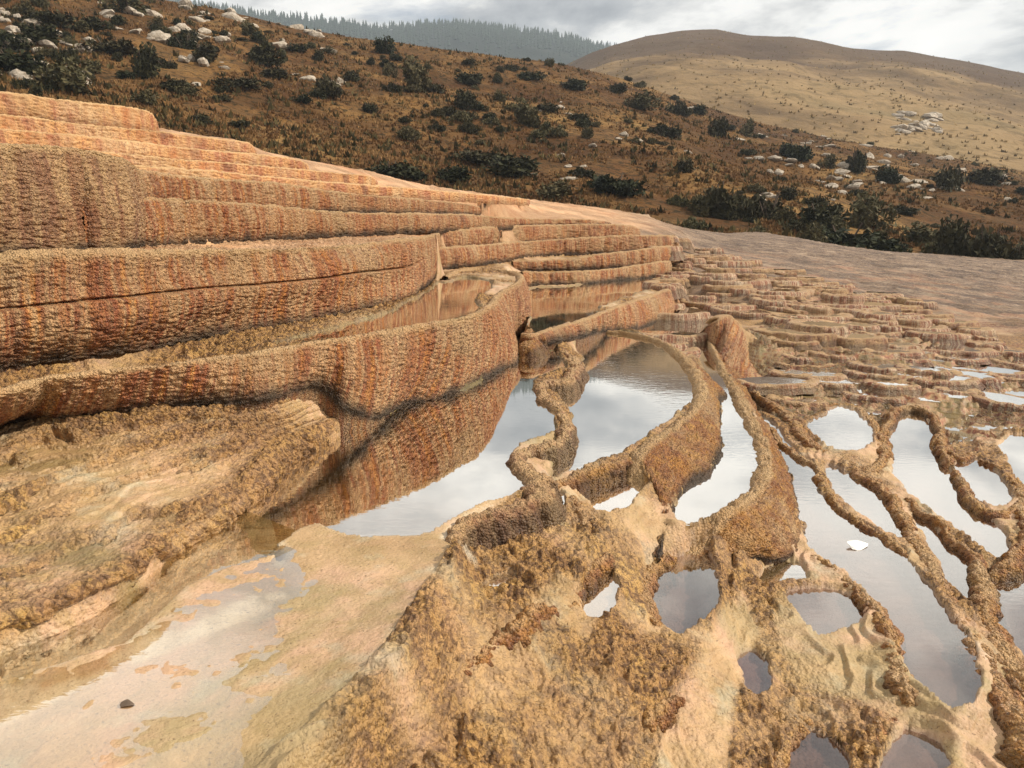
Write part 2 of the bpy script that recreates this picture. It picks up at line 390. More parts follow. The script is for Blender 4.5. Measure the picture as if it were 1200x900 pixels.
# skyline and upper orange tiers, from the top down
wall_v('highest orange travertine block against the dark hillside, top of the stairs', M_orange, [(-420,10.5,80),(-200,11.6,96),(0,12.8,108),(60,13.2,116),(120,13.8,122),(160,14.4,127),(176,15.2,133),(182,16.4,142)], zf=1.52, outb=.3, flute=.5, name='travertine_wall')
wall_v('long orange step right under the highest block, ending where the skyline drops', M_orange, [(-420,9.6,112),(-200,10.7,124),(0,12,134),(100,12.9,146),(180,13.9,153),(230,14.5,160),(286,15.2,167),(297,16.2,174)], zf=1.12, outb=.3, flute=.5)
wall_v('third orange step from the top with a smooth banded face', M_orange, [(-420,8.8,130),(-200,9.8,141),(0,11,151),(100,11.8,160),(160,12.4,167),(250,13.6,177),(300,14.4,181),(345,15.4,187),(360,17,193)], zf=.86, outb=.3, flute=.5)
wall_v('fourth orange step from the top, lined with dark pinkish streaks', M_orange, [(-420,8.0,145),(-200,8.9,156),(0,10,168),(100,10.7,176),(160,11.3,182),(250,12.3,190),(300,13.0,194),(400,15.6,203),(430,17,206),(441,18.6,212)], zf=.60, outb=.3, flute=.5)
wall_v('low orange step above the greyish pink fluted wall', M_orange, [(-420,7.2,165),(-200,8.0,176),(0,8.9,187),(150,10.2,194),(250,11.1,201),(300,11.8,206),(400,14.4,215),(480,17,221),(560,21,228),(620,26,234)], zf=.40, outb=.3, flute=.4)
wall_v('greyish pink fluted wall running right behind the rounded red bulges', M_red, [(150,6.9,198),(200,7.8,206),(250,8.6,210),(320,9.9,215),(400,11.8,226),(480,14.2,233),(545,17.5,239),(562,19.5,244)], zf=.06, flute=.9)
wall_v('red wall of rounded bulges on the long shelf, below the greyish pink wall', M_red, [(85,5.75,228),(120,6.1,232),(200,7.2,233),(245,7.9,236),(300,8.8,240),(400,10.8,249),(480,13,251),(560,16,253),(600,18,257)], zf=SH, flute=1.2)
wall_v('tall rounded tan wall at the left edge with a dark vertical crack', M_tan, [(-420,3.8,150),(-200,4.6,160),(0,5.3,169),(60,5.6,171),(100,5.85,175),(135,6.1,182),(155,6.5,191),(168,7.3,204)], zf=SH, flute=.9, crack=90)
# wall below the shelf
wall_fv('massive terrace wall above the small upper pool, tan left and rusty red right', M_red, [(-420,495,320),(-200,460,311),(0,428,303),(143,410,298),(250,391,294),(330,379,291),(400,366,287),(450,355,283),(483,344,280),(500,335,277),(509,325,275),(515,314,273)], LB, flute=1.0, groove=True, res=1.15)
# mid-distance tiers
wall_v('top thin step of the far middle stair, pale', M_red, [(560,21,253),(600,22.5,256),(650,23.5,257),(692,24,258),(715,26,261)], zf=-.24, flute=.8, far=True)
wall_v('second step of the far middle stair, with pale flowstone columns', M_red, [(496,13.6,274),(515,14.2,272),(535,14.8,270),(565,15.9,267.5),(600,18.2,265),(650,20.3,264),(700,21,263),(735,22.2,264),(748,24,268)], zf=-.58, flute=1.1, far=True)
wall_v('third step of the far middle stair, red with cream stripes', M_red, [(500,12.9,292),(516,13.3,291),(535,13.8,290),(560,14.5,288),(590,15.7,285.5),(612,17.3,283),(650,18.3,281),(700,19,278),(740,19.7,276),(785,20.8,277),(797,22.6,282)], zf=-.84, flute=1.1, far=True)
wall_v('fourth step of the far middle stair, just above the lowest lip', M_red, [(600,16.3,307),(640,16.7,306),(680,17,303),(700,17.3,299),(740,17.9,294),(780,18.8,289),(792,20.4,292)], zf=-1.08, flute=1.0, far=True)
wall_v('lowest lip of the far middle stair, standing in the long narrow pool', M_red, [(612,15.2,318),(640,15.6,319),(680,15.9,318),(720,16.7,315),(760,17.6,309),(785,18.7,306)], zf=LF, flute=.9, far=True)
# wall between upper pool and main pool
_c = [(-420,545),(-200,500),(0,460),(60,443),(150,433),(230,424),(300,415),(350,406),(400,398),(450,390),(490,383),(525,376),(558,368),(577,356),(588,342)]
_f = [(-420,630),(-200,565),(0,497),(75,490),(160,482),(240,474),(310,468),(368,454),(405,480),(440,488),(472,476),(523,464),(560,447),(590,432),(607,423)]
_z = [-1.2,-1.2,-1.14,-1.13,-1.12,-1.12,-1.12,-1.15,-1.32,-1.44,-1.5,-1.5,-1.5,-1.5,-1.5]
_C = [at_z(u, v, -.84) for u, v in _c]; _F = [at_z(u, v, z) for (u, v), z in zip(_f, _z)]
_m = at_z(566, 326, -.84)
for (u, v), zf_, of in (((600,335),-1.5,.06),((611,328),-1.5,.10),((609,321),-1.4,.16),((592,317),-1.2,.2),((566,314),-1.0,.15),((540,316),-.95,.1),((520,323),-.92,.1)):
    c = at_z(u, v, -.83); d = (c-_m)[:2]; d = d/np.linalg.norm(d); _C.append(c); _F.append(np.array([c[0]+d[0]*of, c[1]+d[1]*of, zf_]))
WALLS.append(dict(label='curving red and orange dam between small upper pool and main pool', m=M_red, C=np.array(_C), F=np.array(_F), flute=.8, res=1.1, lip=.10, endpale=True, fd=.2))
# lumpy edge above the main pool, lower left
BANK = [(-420,600,-1.2,-420,1010),(-200,548,-1.2,-200,880),(0,488,-1.13,0,775),(75,486,-1.12,75,747),(160,478,-1.11,150,703),(225,471,-1.11,215,652),(280,466,-1.11,262,620),(325,459,-1.11,300,587),(352,450,-1.12,330,552),(385,444,-1.16,372,528),(415,446,-1.24,403,511),(442,458,-1.36,437,494),(466,470,-1.47,466,476)]
BC = np.array([at_z(a, b, c) for a, b, c, d, e in BANK]); BF = np.array([at_z(d, e, -1.53) for a, b, c, d, e in BANK])
# dam on the long narrow pool
wall_f('red dam with three pale ribs holding the long narrow pool', M_red,
  [(611,393,611,404),(624,393,624,404),(650,386,655,400),(690,374,698,390),(705,367,712,388),(722,360,735,388),(745,352,760,381),(770,344,782,370),(788,336,794,362),(790,326,802,352)],
  [LF+.03]*10, [-1.42,-1.40,-1.41,-1.50,-1.58,-1.66,-1.70,-1.68,-1.70,-1.72], flute=1.0, lip=.15, far=True)
# outer dam of pool C
wall_f('thick scaly dam bulging round the right side of the middle pool', M_ochre,
  [(690,385,None,.03),(712,387,None,.06),(735,389,None,.10),(772,398,None,.14),(800,416,None,.22),(820,440,None,.28),(826,462,842,475),(815,482,844,520),(795,500,838,548),(770,518,812,568),(752,534,792,590),(756,560,782,622),(750,590,772,655)],
  [LC+.04]*11+[-1.64,-1.73], [-1.66,-1.70,-1.74]+[LD]*7+[-1.78,-1.80,-1.84], flute=.35, lump=.7, lip=.12, res=1.1, side='d', taper=(.05, .22), thin=True)
# outer dam of pool D
wall_f('golden scaly dam on the outer right side of the dark curved pool', M_ochre,
  [(824,390,830,386),(836,408,848,412),(850,433,860,432),(866,457,876,455),(880,483,888,484),(892,503,906,515),(900,522,920,545),(902,545,930,580),(896,566,938,612),(880,584,944,638),(855,600,925,655),(825,613,880,655),(795,618,840,650)],
  [LD+.04]*13, [-1.95,-1.98]+[LE-.01]*9+[-1.98,-1.93], flute=.3, lump=.8, lip=.12, res=1.1, side='d', taper=(.05, .22), thin=True)
# red wedge buttress
wall_f('dark red wedge shaped buttress rising from the right edge of the curved pool', M_red,
  [(820,386,822,392),(840,376,846,442),(852,369,858,440),(862,374,872,448),(874,388,890,450),(884,404,898,448)],
  [-1.62,-1.42,-1.36,-1.42,-1.60,-1.75], [-1.86,-1.9,-1.93,-1.95,-1.97,-1.98], flute=.5, lip=.25, side='d', taper=(.05, .22), thin=True)

RIMS = []
def rim(label, m, pts, z, wd, **o):
    """low rimstone ridge. pts: crest pixels, z level(s), wd half width(s) in metres"""
    n = len(pts); zs = z if hasattr(z, '__len__') else [z]*n; ws = wd if hasattr(wd, '__len__') else [wd]*n
    P = np.array([np.r_[at_z(u, v, zz_), ww] for (u, v), zz_, ww in zip(pts, zs, ws)])
    RIMS.append(dict(label=label, m=m, P=P, **o))
rim('winding tan rim zigzagging between the main pool and middle pool', M_tan, [(618,401),(635,400),(650,402),(667,415),(675,428),(662,442),(634,447),(636,460),(653,477),(664,493),(657,510),(630,520),(607,530),(614,547),(630,562),(632,575),(600,590),(560,602),(536,616),(524,638)], LA+.04, [.05,.05,.05,.07,.09,.09,.07,.06,.06,.07,.08,.08,.07,.07,.08,.09,.09,.09,.08,.07], lump=1)
rim('short rim closing the near side of the middle pool', M_ochre, [(632,575),(648,566),(670,557),(700,547),(730,538),(752,531)], LC+.04, [.05,.05,.05,.06,.06,.06])
rim('tiny rim between two puddles under the middle pool', M_ochre, [(650,566),(664,576),(676,590),(684,606),(678,622)], -1.62, .045)
rim('dark brown rim descending right from the red wedge', M_ochre, [(866,448),(890,462),(912,474),(930,490),(944,510),(966,528),(990,537),(1014,553),(1034,568),(1050,588),(1062,610),(1076,630),(1090,657),(1101,686),(1120,713),(1138,740),(1154,762),(1168,790),(1192,828),(1240,900)], [-1.92,-1.94,-1.95,-1.96,-1.96]+[LE+.02]*8+[LE+.01]*7, [.07,.07,.08,.08,.08,.08,.08,.09,.08,.06,.05,.05,.06,.06,.06,.07,.08,.08,.09,.1])
rim('thin rim between the big purple pool and narrow pool', M_ochre, [(884,486),(900,498),(914,515),(934,531),(957,544),(964,560),(971,577),(990,597),(1013,611),(1034,624),(1054,640),(1078,655)], LE+.035, [.04,.04,.045,.045,.045,.045,.045,.04,.04,.04,.045,.05])
rim('rim curling round the far right side of the round white pool', M_ochre, [(945,492),(960,484),(978,472),(1000,474),(1020,490),(1032,508),(1036,530),(1024,545),(1010,552)], LE+.03, [.04,.04,.04,.06,.07,.08,.08,.08,.07])
rim('rim climbing between round white pool and long blue pool', M_ochre, [(1032,508),(1040,494),(1050,478),(1068,474),(1088,480),(1102,498),(1104,520),(1118,540)], LE+.04, .05)
rim('crescent rim inside the long blue pool', M_ochre, [(1090,516),(1102,508),(1110,522),(1124,534),(1134,530),(1146,526)], LE+.03, .045)
rim('rim below the small blue pool at right', M_ochre, [(1112,545),(1130,566),(1150,592),(1176,598),(1194,590),(1196,572),(1180,552),(1160,540),(1138,532)], LE+.02, .045)
rim('rim on the near side of the long blue pool', M_ochre, [(1058,575),(1076,594),(1096,604),(1114,626),(1138,643),(1148,660),(1154,682),(1154,710),(1164,740),(1186,772),(1230,820)], LE, [.04,.04,.04,.04,.045,.05,.06,.08,.09,.1,.1])
rim('lumpy rim at the right edge beside the long blue pool', M_ochre, [(1194,590),(1200,612),(1196,632),(1186,652),(1165,660),(1150,656)], LE+.02, .06)
rim('dark lipped rim round the first cavity at the bottom', M_ochre, [(912,930),(912,895),(920,868),(936,848),(952,834),(970,842)], -2.10, .05)
rim('curved lip over the second cavity at the bottom right', M_ochre, [(1018,900),(1016,876),(1024,854),(1042,838),(1062,828),(1084,834)], -2.08, .05)
rim('rough golden ridge running along the left of the big purple pool', M_ochre, [(930,640),(960,652),(990,672),(1018,700),(1040,735),(1056,775),(1062,800),(1086,822)], [LE+.025]*8, [.06,.05,.05,.06,.06,.06,.06,.06])
rim('small rim left of the shadowed grey pool', M_ochre, [(768,740),(758,712),(757,686),(764,664),(780,648),(800,640)], -1.85, .07)

rim('low crumbly step crossing the middle of the golden mound', M_ochre, [(520,800),(545,778),(567,758),(590,742),(612,730),(634,706),(640,692)], [-1.62,-1.62,-1.62,-1.62,-1.62,-1.62,-1.63], .06)
rim('short crumbly step left of the shallow grey puddle on the mound', M_ochre, [(655,725),(668,702),(688,670),(704,655),(720,640)], [-1.70,-1.69,-1.69,-1.69,-1.70], .055)
rim('short step near the bottom of the golden mound', M_ochre, [(740,860),(768,835),(786,812),(806,800)], [-1.92,-1.91,-1.91,-1.93], .06)
rim('yellow flowstone knob where the red dam meets the curving dam', M_ochre, [(606,412),(613,405),(619,399),(622,392),(620,384)], [-1.42,-1.36,-1.32,-1.30,-1.30], [.13,.15,.15,.13,.1])
# heights along walls
def constrain():
    for Wd in WALLS:
        n = 220; C = cr(Wd['C'], n); F = cr(Wd['F'], n); Wd['Cr'], Wd['Fr'] = C, F
        P = np.vstack([C[:, :2], F[::-1, :2]])
        kf = 178 if Wd.get('thin') else 220; line_set(np.c_[F[:kf, :2], F[:kf, 2]-Wd.get('fd', .03)])
        d = C[:, :2]-F[:, :2]; T = np.gradient(C[:, :2], axis=0); Nn = np.stack([-T[:, 1], T[:, 0]], 1)
        Nn /= np.linalg.norm(Nn, axis=1)[:, None]+1e-9
        away = C[:, :2]/np.linalg.norm(C[:, :2], axis=1)[:, None]
        s = np.sign((Nn*(d if Wd.get('side') == 'd' else np.array([[-1., 0.]]) if Wd.get('side') == 'left' else away)).sum())
        Nn *= s or 1; Wd['N'] = Nn
        lip = Wd.get('lip', .16)
        line_set(np.c_[C[:, :2]+Nn*lip*.9, C[:, 2]-(.02 if 'lump' in Wd and Wd.get('sink') else .05)])
for L, D, kind, P, bank in POOLS:
    pass
# general anchors: (u, v, z) and (u, v, distance)
def anchor_line(pts, byz=True):
    line_set(np.array([at_z(*p) if byz else at_y(*p) for p in pts]))
constrain()
# ground hidden under the bank left of the main pool
line_set(BC-[0, 0, .16]); line_set(BC*.5+BF*.5-[0, 0, .22]); line_set(BF-[0, 0, .12])
# edge of the long shelf running away from the big wall's end
_m = poly_mask(np.array([(-.98,12.2),(-1.0,12.7),(-.85,13.2),(-.5,14.0),(-.15,14.9),(.0,15.0),(-.3,13.4),(-.6,12.5)])); Z[_m] = -.88; KN[_m] = True
for off, zz_ in ((0, -.25), (.13, -.88)):
    line_set(np.array([[x+off, y, zz_] for x, y in [(-1.12, 12.0), (-1.22, 12.6), (-1.34, 13.2)]]))
# sandy flat
anchor_line([(-500,1100,LA-.005),(-200,960,LA-.016),(0,860,LA-.018),(100,800,LA-.010),(150,770,LA-.006),(215,715,LA+.002),(300,670,LA+.007),(420,650,LA+.01),(500,640,LA+.008)])
anchor_line([(-300,1250,LA+.01),(-100,1010,LA-.012),(60,930,LA-.012),(200,880,LA-.004),(300,830,LA+.001),(380,770,LA+.003),(430,710,LA+.006),(480,665,LA+.008)])
anchor_line([(302,608,LA-.07),(255,636,LA-.06),(205,668,LA-.055),(150,714,LA-.05),(112,746,LA-.04),(40,770,LA-.025),(-200,890,LA-.02)])
anchor_line([(322,650,LA+.003),(270,664,LA+.004),(222,686,LA+.004),(190,715,LA+.004),(150,752,LA+.002),(90,772,LA),(0,800,LA-.004)])
# ridge crest between flat and mound
RIDGE = [(120,1250,LA+.05),(260,960,LA+.05),(330,900,LA+.06),(400,845,LA+.07),(450,790,LA+.07),(490,730,LA+.06),(520,680,LA+.05),(540,640,LA+.05)]
anchor_line(RIDGE)
anchor_line([(60,1500,-1.78),(380,1010,-1.76),(460,930,-1.74),(520,870,-1.72),(565,810,-1.70),(610,760,-1.69),(650,715,-1.68),(680,680,-1.68),(700,640,-1.68),(715,612,-1.68)])
anchor_line([(540,1200,-1.92),(620,950,-1.90),(660,880,-1.87),(700,820,-1.85),(740,770,-1.84)])
anchor_line([(700,1200,-2.10),(780,940,-2.06),(820,880,-2.04),(850,820,-2.03),(858,760,-2.0),(856,700,-1.98),(858,660,-1.97)])
anchor_line([(870,1200,-2.16),(895,920,-2.13),(905,860,-2.11),(920,820,-2.10),(915,760,-2.07),(912,710,-2.05)])
anchor_line([(1000,1200,-2.2),(1005,930,-2.14),(1000,860,-2.11),(1010,800,-2.08),(1020,760,-2.06),(1018,720,-2.02)])
anchor_line([(1300,1200,-2.2),(1180,940,-2.14),(1130,880,-2.11),(1160,850,-2.08)])
anchor_line([(1500,1000,-2.22),(1330,830,-2.14),(1300,760,-2.12),(1300,650,-2.06),(1400,560,-2.02),(1600,540,-2.0)])
# ground beyond and to the right
anchor_line([(1290,600,-2.03),(1240,540,-2.02),(1140,460,-1.99),(1040,440,-1.97),(960,445,-1.95),(900,448,-1.94)])
anchor_line([(1700,470,-1.98),(1400,440,-1.97),(1200,415,-1.95),(1100,410,-1.90),(1000,405,-1.82),(900,400,-1.75),(870,395,-1.70)])
anchor_line([(1700,400,-2.05),(1400,385,-2.0),(1200,375,-1.90),(1100,365,-1.78),(1000,352,-1.66),(920,345,-1.55),(840,335,-1.42),(800,325,-1.33)])
anchor_line([(1700,385,-2.6),(1400,365,-2.3),(1200,345,-2.05),(1100,332,-1.86),(1000,318,-1.60),(930,306,-1.38),(860,295,-1.15),(810,288,-.98)])
ROAD_IN = [(1900,400,-3.0),(1500,370,-2.5),(1200,338,-2.15),(1140,328,-1.95),(1083,320,-1.78),(1025,312,-1.62),(980,302,-1.44),(937,293,-1.25),(890,282,-1.0),(850,275,-.84),(800,267,-.56)]
ROAD_OUT = [(1900,372,-3.0),(1500,348,-2.5),(1200,325,-2.10),(1140,317,-1.92),(1083,310,-1.74),(1025,302,-1.58),(980,290,-1.36),(937,280,-1.15),(890,272,-.90),(850,266,-.74),(800,258,-.42)]
anchor_line(ROAD_IN); anchor_line(ROAD_OUT)
# skyline of the mound, then down behind it
anchor_line([(182,150,17),(290,166,17),(300,176,18.5),(430,200,20),(500,217,23),(560,226,26),(600,231,29),(700,243,34),(760,252,38)], False)
anchor_line([(500,226,21),(600,246,24.5),(700,255,27.5),(760,262,29),(800,270,30)], False)
BACK = [(-900,-.6,60),(-420,-.6,60)]
for k, azd in enumerate(np.linspace(-61.5, 61.5, 60)):
    pass
Z[-2:, :] = (-1.5 + np.interp(ph, [-62, -10, 12, 35, 62], [2.2, .4, -.3, -1.2, -3.0]))[None]; KN[-2:, :] = True
KN[:2] = True; Z[:2] = np.interp(ph, [-62, -20, 10, 62], [-1.5, -1.5, -2.0, -2.3])[None]
# pools last: floors and banks
WX = .045*fbm(GX*3.5, GY*3.5, 3, 601)+.022*fbm(GX*13, GY*13, 3, 602); WY = .045*fbm(GX*3.5, GY*3.5, 3, 603)+.022*fbm(GX*13, GY*13, 3, 604)
wr = np.interp(np.hypot(GX+WX, GY+WY), RR, np.arange(NR)); wc = np.interp(np.arctan2(GX+WX, GY+WY), PH, np.arange(NC))
WR, WC = np.rint(wr).astype(int), np.rint(wc).astype(int)
PM = []
for L, D, kind, P, bank in POOLS:
    M = poly_mask(P[:, :2])[WR, WC]; ring = dilate(M, 1) & ~M; core = erode(M, bank)
    PM.append(M)
    k2 = ring & ~KN; Z[k2] = L+.006; KN[k2] = True
    KN[M] = False
    Z[core] = L-D; KN[core] = True
    if False: core2 = core & poly_mask(np.array([at_z(u, v, LA)[:2] for u, v in [(330,670),(330,600),(296,570),(0,700),(-100,900),(200,760)]])); Z[core2] = L-.035
    e1 = M & ~erode(M, 1); Z[e1] = L-.008; KN[e1] = True

for pts_, dz_ in (([(278,556),(306,556),(322,610),(326,648),(300,656),(282,640)], -.07), ([(292,562),(304,604),(256,644),(206,676),(152,722),(112,754),(40,778),(0,786),(0,762),(105,730),(160,690),(208,646),(258,608)], -.05)):
    Rm = poly_mask(np.array([at_z(u, v, LA)[:2] for u, v in pts_])); Z[Rm] = LA+dz_; KN[Rm] = True
Mb = poly_mask(np.vstack([BC[:, :2], BF[::-1, :2]])); Mb = erode(Mb, 1); Z[Mb] = -1.74; KN[Mb] = True
def solve(Z, KN):              # fill unknown heights by repeated averaging, coarse to fine
    lev = [(Z.astype(np.float32)*KN, KN.astype(np.float32))]
    while min(lev[-1][0].shape) > 6:
        z, k = lev[-1]; a, b = z.shape; z = np.pad(z, ((0, a % 2), (0, b % 2))); k = np.pad(k, ((0, a % 2), (0, b % 2)))
        s = lambda q: q[::2, ::2]+q[1::2, ::2]+q[::2, 1::2]+q[1::2, 1::2]
        zs, ks = s(z), s(k); kn = (ks > 0).astype(np.float32); lev.append((np.where(ks > 0, zs/np.maximum(ks, 1e-6), 0), kn))
    cur = None
    for z, k in reversed(lev):
        kb = k > 0
        if cur is None: cur = np.where(kb, z, (z*kb).sum()/max(1, kb.sum()))
        else:
            c = np.repeat(np.repeat(cur, 2, 0), 2, 1)[:z.shape[0], :z.shape[1]]; cur = np.where(kb, z, c)
        for _ in range(60):
            P = np.pad(cur, 1, mode='edge'); a = (P[:-2, 1:-1]+P[2:, 1:-1]+P[1:-1, :-2]+P[1:-1, 2:])*.25
            cur = np.where(kb, z, a)
    return cur
H = solve(Z, KN).astype(np.float32)
gr = np.gradient(H, axis=0)/np.gradient(RR)[:, None]; gc = np.gradient(H, axis=1)/(np.gradient(PH)[None]*RR[:, None])
SLP = blur(np.minimum(np.hypot(gr, gc), 4), 3); SOFT = 1/(1+1.2*SLP**2)
inpool = np.zeros((NR, NC), bool)
for (L, D, kind, P, bank), M in zip(POOLS, PM):
    inpool |= M
    (alg if kind == 'olive' else grey)[M] = 1.0 if kind != 'clear' else .25
alg *= 1-sstep(-.55, .25, (-GX*.75-GY+4.3+.25*fbm(GX*2, GY*2, 3, 606)))*(H < -1.49)*(H > -1.9)*.95*(GX < .2)
alg = blur(alg, 4); grey = blur(grey, 2)*blur(inpool.astype(np.float32), 2)
STRIP0 = poly_mask(np.array([at_z(u, v, LA)[:2] for u, v in [(560,640),(520,590),(400,600),(340,600),(296,570),(0,700),(-100,900),(200,760)]]))
# the nubbly zones and the smooth sand
flat = poly_mask(np.array([at_z(u, v, LA)[:2] for u, v in [(-600,1300),(-250,880),(0,775),(60,752),(105,740),(135,705),(200,660),(300,590),(400,520),(600,430),(640,560),(540,615),(528,650),(510,680),(480,725),(440,785),(390,840),(320,895),(200,1000),(60,1300)]]))
leftslope = poly_mask(np.array([at_z(u, v, -1.3)[:2] for u, v in [(-600,560),(0,480),(165,470),(380,445),(400,520),(300,590),(200,665),(100,745),(-250,880),(-600,1000)]]))
RAD = np.broadcast_to(RR[:, None], (NR, NC))
rough[flat] = 0; rough = blur(rough, 7); rough = sstep(.25, .75, rough+.45*fbm(GX*5, GY*5, 4, 13)*((rough > .02) & (rough < .98))); rough[blur(inpool.astype(np.float32), 2) > .5] *= .15
for zp, zv, pts in ((-1.72, .75, [(560,800),(625,745),(655,735),(690,740),(700,720),(680,690),(650,690),(600,740)]), (-2.05, .8, [(760,960),(780,850),(815,800),(845,740),(870,700),(890,745),(860,830),(850,960)]), (-2.08, .7, [(910,700),(1000,745),(1030,790),(1060,850),(1000,820),(930,790),(905,740)]), (-2.3, .85, [(1020,960),(1060,850),(1120,842),(1180,880),(1230,960)]), (-2.05, .6, [(1130,745),(1180,790),(1210,860),(1170,850),(1140,800)])):
    rough *= 1-zv*blur(poly_mask(np.array([at_z(u, v, zp)[:2] for u, v in pts])).astype(np.float32), 14)

smooth_n = fbm(GX*1.6, GY*1.6, 3, 5)
rough *= np.clip(.62+1.9*fbm(GX*1.5, GY*1.5, 4, 11), .08, .95)
# far ground: terraced by contour
tz = np.clip(sstep(6.6, 8.2, RAD-1.2*(GX/GY-.3)), 0, 1)*(1-sstep(26, 32, RAD))
right = sstep(.20, .28, GX/GY + .004*(RAD-8))
tz = tz*right*(1-blur(dilate(inpool, 3).astype(np.float32), 6))
def terr_(step, warp, lipz):
    q = (H+warp)/step; k = np.floor(q); f = q-k
    return step*(k-.5+sstep(0, .19, f)) + lipz*np.exp(-((f-.25)/.06)**2), k, f, step*(k+.5)
nearz = 1-sstep(12.0, 14.5, RAD+1.5*fbm(GX*.5, GY*.5, 2, 35))
zA, kA, fA, lA = terr_(.034, .10*fbm(GX*.8, GY*.8, 2, 31)+.060*fbm(GX*2.0, GY*2.0, 3, 32)+.02*fbm(GX*6, GY*6, 2, 33), .020)
zB, kB, fB, lB = terr_(.095, .10*fbm(GX*.5, GY*.5, 2, 41)+.12*fbm(GX*1.3, GY*1.3, 3, 42)+.03*fbm(GX*4, GY*4, 2, 43), .030)
useA = nearz > .5
zt = np.where(useA, zA, zB); fr = np.where(useA, fA, fB); kq = np.where(useA, kA, kB+5000); LV = np.where(useA, lA, lB)
Hs = H.copy(); H = H*(1-tz) + np.where(useA, zt, H+.05*fbm(GX*1.2, GY*1.2, 4, 45))*tz
riser = tz*(1-sstep(.18, .28, fr))*useA + tz*(~useA)*sstep(.0, .4, fbm(GX*2, GY*2, 3, 46))*.6
tread = (fr > .28) & (tz > .97) & useA
wetmask = np.zeros_like(H); wetmask[tread] = 1
alg = np.maximum(alg, blur(tread.astype(np.float32), 1)*.75)
ls = 0*H
# micro terraces on the mound
md = (1-blur(flat.astype(np.float32), 4))*(1-blur(inpool.astype(np.float32), 4))*(1-ls)*(RAD < 9)*sstep(1.4, 1.8, RAD)
q3 = (H+.30*fbm(GX*1.4, GY*1.4, 4, 51)+.05*fbm(GX*5, GY*5, 3, 52))/.06; k3 = np.floor(q3); f3_ = q3-k3
H = H + md*.45*(.06*(sstep(0, .30, f3_)-f3_)+.010*np.exp(-((f3_-.32)/.08)**2))
# relief
TR = blur(dilate(tread, 1).astype(np.float32), 1)
nearp = blur(dilate(inpool, 6).astype(np.float32), 5)
H0 = H.copy()
H += (.030*fbm(GX*2.2, GY*2.2, 4, 61)+.016*fbm(GX*9, GY*9, 3, 62))*np.clip(rough+.10, 0, 1)*(1-.6*tz)
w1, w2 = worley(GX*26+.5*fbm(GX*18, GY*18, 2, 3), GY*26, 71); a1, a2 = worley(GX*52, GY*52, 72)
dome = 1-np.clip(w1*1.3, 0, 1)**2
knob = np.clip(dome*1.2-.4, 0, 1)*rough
b1, b2 = worley(GX*15+.4*fbm(GX*9, GY*9, 2, 4), GY*15, 73)
H += rough*(RAD < 14)*(.034*(.5-np.clip(b1*1.2, 0, 1)**2)+.030*(dome-.5)+.012*(1-a1*1.5)+.014*fbm(GX*22, GY*22, 3, 63))*(1-.5*tz)
H += (1-rough)*flat*(.014*fbm(GX*1.9, GY*1.9, 4, 81)+.008*fbm(GX*6, GY*9, 4, 82)+.004*np.maximum(0, fbm(GX*30, GY*30, 2, 83)))
dH = (H-H0)*SOFT*(1-TR*(tz > .5)); H = H0 + dH*(1-nearp) + nearp*np.where(inpool, dH*.3, np.clip(dH+.004, 0, .02))
dirt0 = sstep(13, 19, RAD)*(GX/GY > .12)*sstep(.2, .45, GX/GY)
H += sstep(8, 10, RAD)*(.03*fbm(GX*3, GY*3, 4, 91)+.03*np.abs(fbm(GX*7, GY*7, 3, 92)))*(1-tz)*(GX/GY > -.1)
H += dirt0*(.05*np.maximum(0, fbm(GX*4, GY*4, 3, 111))+.05*fbm(GX*1.2, GY*1.2, 3, 112))
H += riser*.012*fbm(GX*9, GY*9, 2, 93)
dirt = sstep(13, 18, RAD+5*fbm(GX*.3, GY*.3, 3, 97))*sstep(.10, .27, GX/GY+.08*fbm(GX*.2, GY*.2, 2, 98))
upper = np.clip(sstep(-.6, -.3, H)*sstep(3, 5, RAD)*(1-sstep(34, 40, RAD)), 0, 1)*(GX/GY < .25)
wet = np.clip(.35+.9*flat+wetmask, 0, 1)

silt = blur((STRIP0 & (H < LA-.003)).astype(np.float32), 6)*(GX < .2)
co = np.stack([GX, GY, H+EYE], -1).reshape(-1, 3)
me = mesh_np('travertine_terrain', co, grid_quads(NR, NC)[:, ::-1])
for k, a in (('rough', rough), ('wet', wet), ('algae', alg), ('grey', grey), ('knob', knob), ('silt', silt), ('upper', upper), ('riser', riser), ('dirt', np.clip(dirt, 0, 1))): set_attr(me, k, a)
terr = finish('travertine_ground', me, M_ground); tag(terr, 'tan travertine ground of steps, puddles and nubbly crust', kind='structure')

# ------------------------------------------------------------------ water
def water_grid(M, z, m, name, label, skip=None):
    W = dilate(M, 2)
    if skip is not None: W &= ~skip
    q = grid_quads(NR, NC)[:, ::-1]; wk = W.ravel(); q = q[wk[q].all(1)]
    used, inv = np.unique(q, return_inverse=True)
    me = mesh_np(name, np.stack([GX, GY, GX*0+z], -1).reshape(-1, 3)[used], inv.reshape(-1, 4))
    o = finish(name, me, m, smooth=False); tag(o, label, kind='structure'); return o
def water_poly(P, z, m, name, label, grow=.05):
    c2 = np.roll(P, -1, 0)-np.roll(P, 1, 0); n = np.stack([c2[:, 1], -c2[:, 0]], 1); n /= np.linalg.norm(n, axis=1)[:, None]+1e-9
    area = .5*np.sum(P[:, 0]*np.roll(P[:, 1], -1)-np.roll(P[:, 0], -1)*P[:, 1])
    if area < 0: n = -n
    Q = P[:, :2]+n*grow
    bm = bmesh.new(); vs = [bm.verts.new((x, y, z)) for x, y in Q]; f = bm.faces.new(vs)
    if area < 0: f.normal_flip()
    bmesh.ops.triangulate(bm, faces=[f]); me = bpy.data.meshes.new(name); bm.to_mesh(me); bm.free()
    o = finish(name, me, m, smooth=False); tag(o, label, kind='structure'); return o
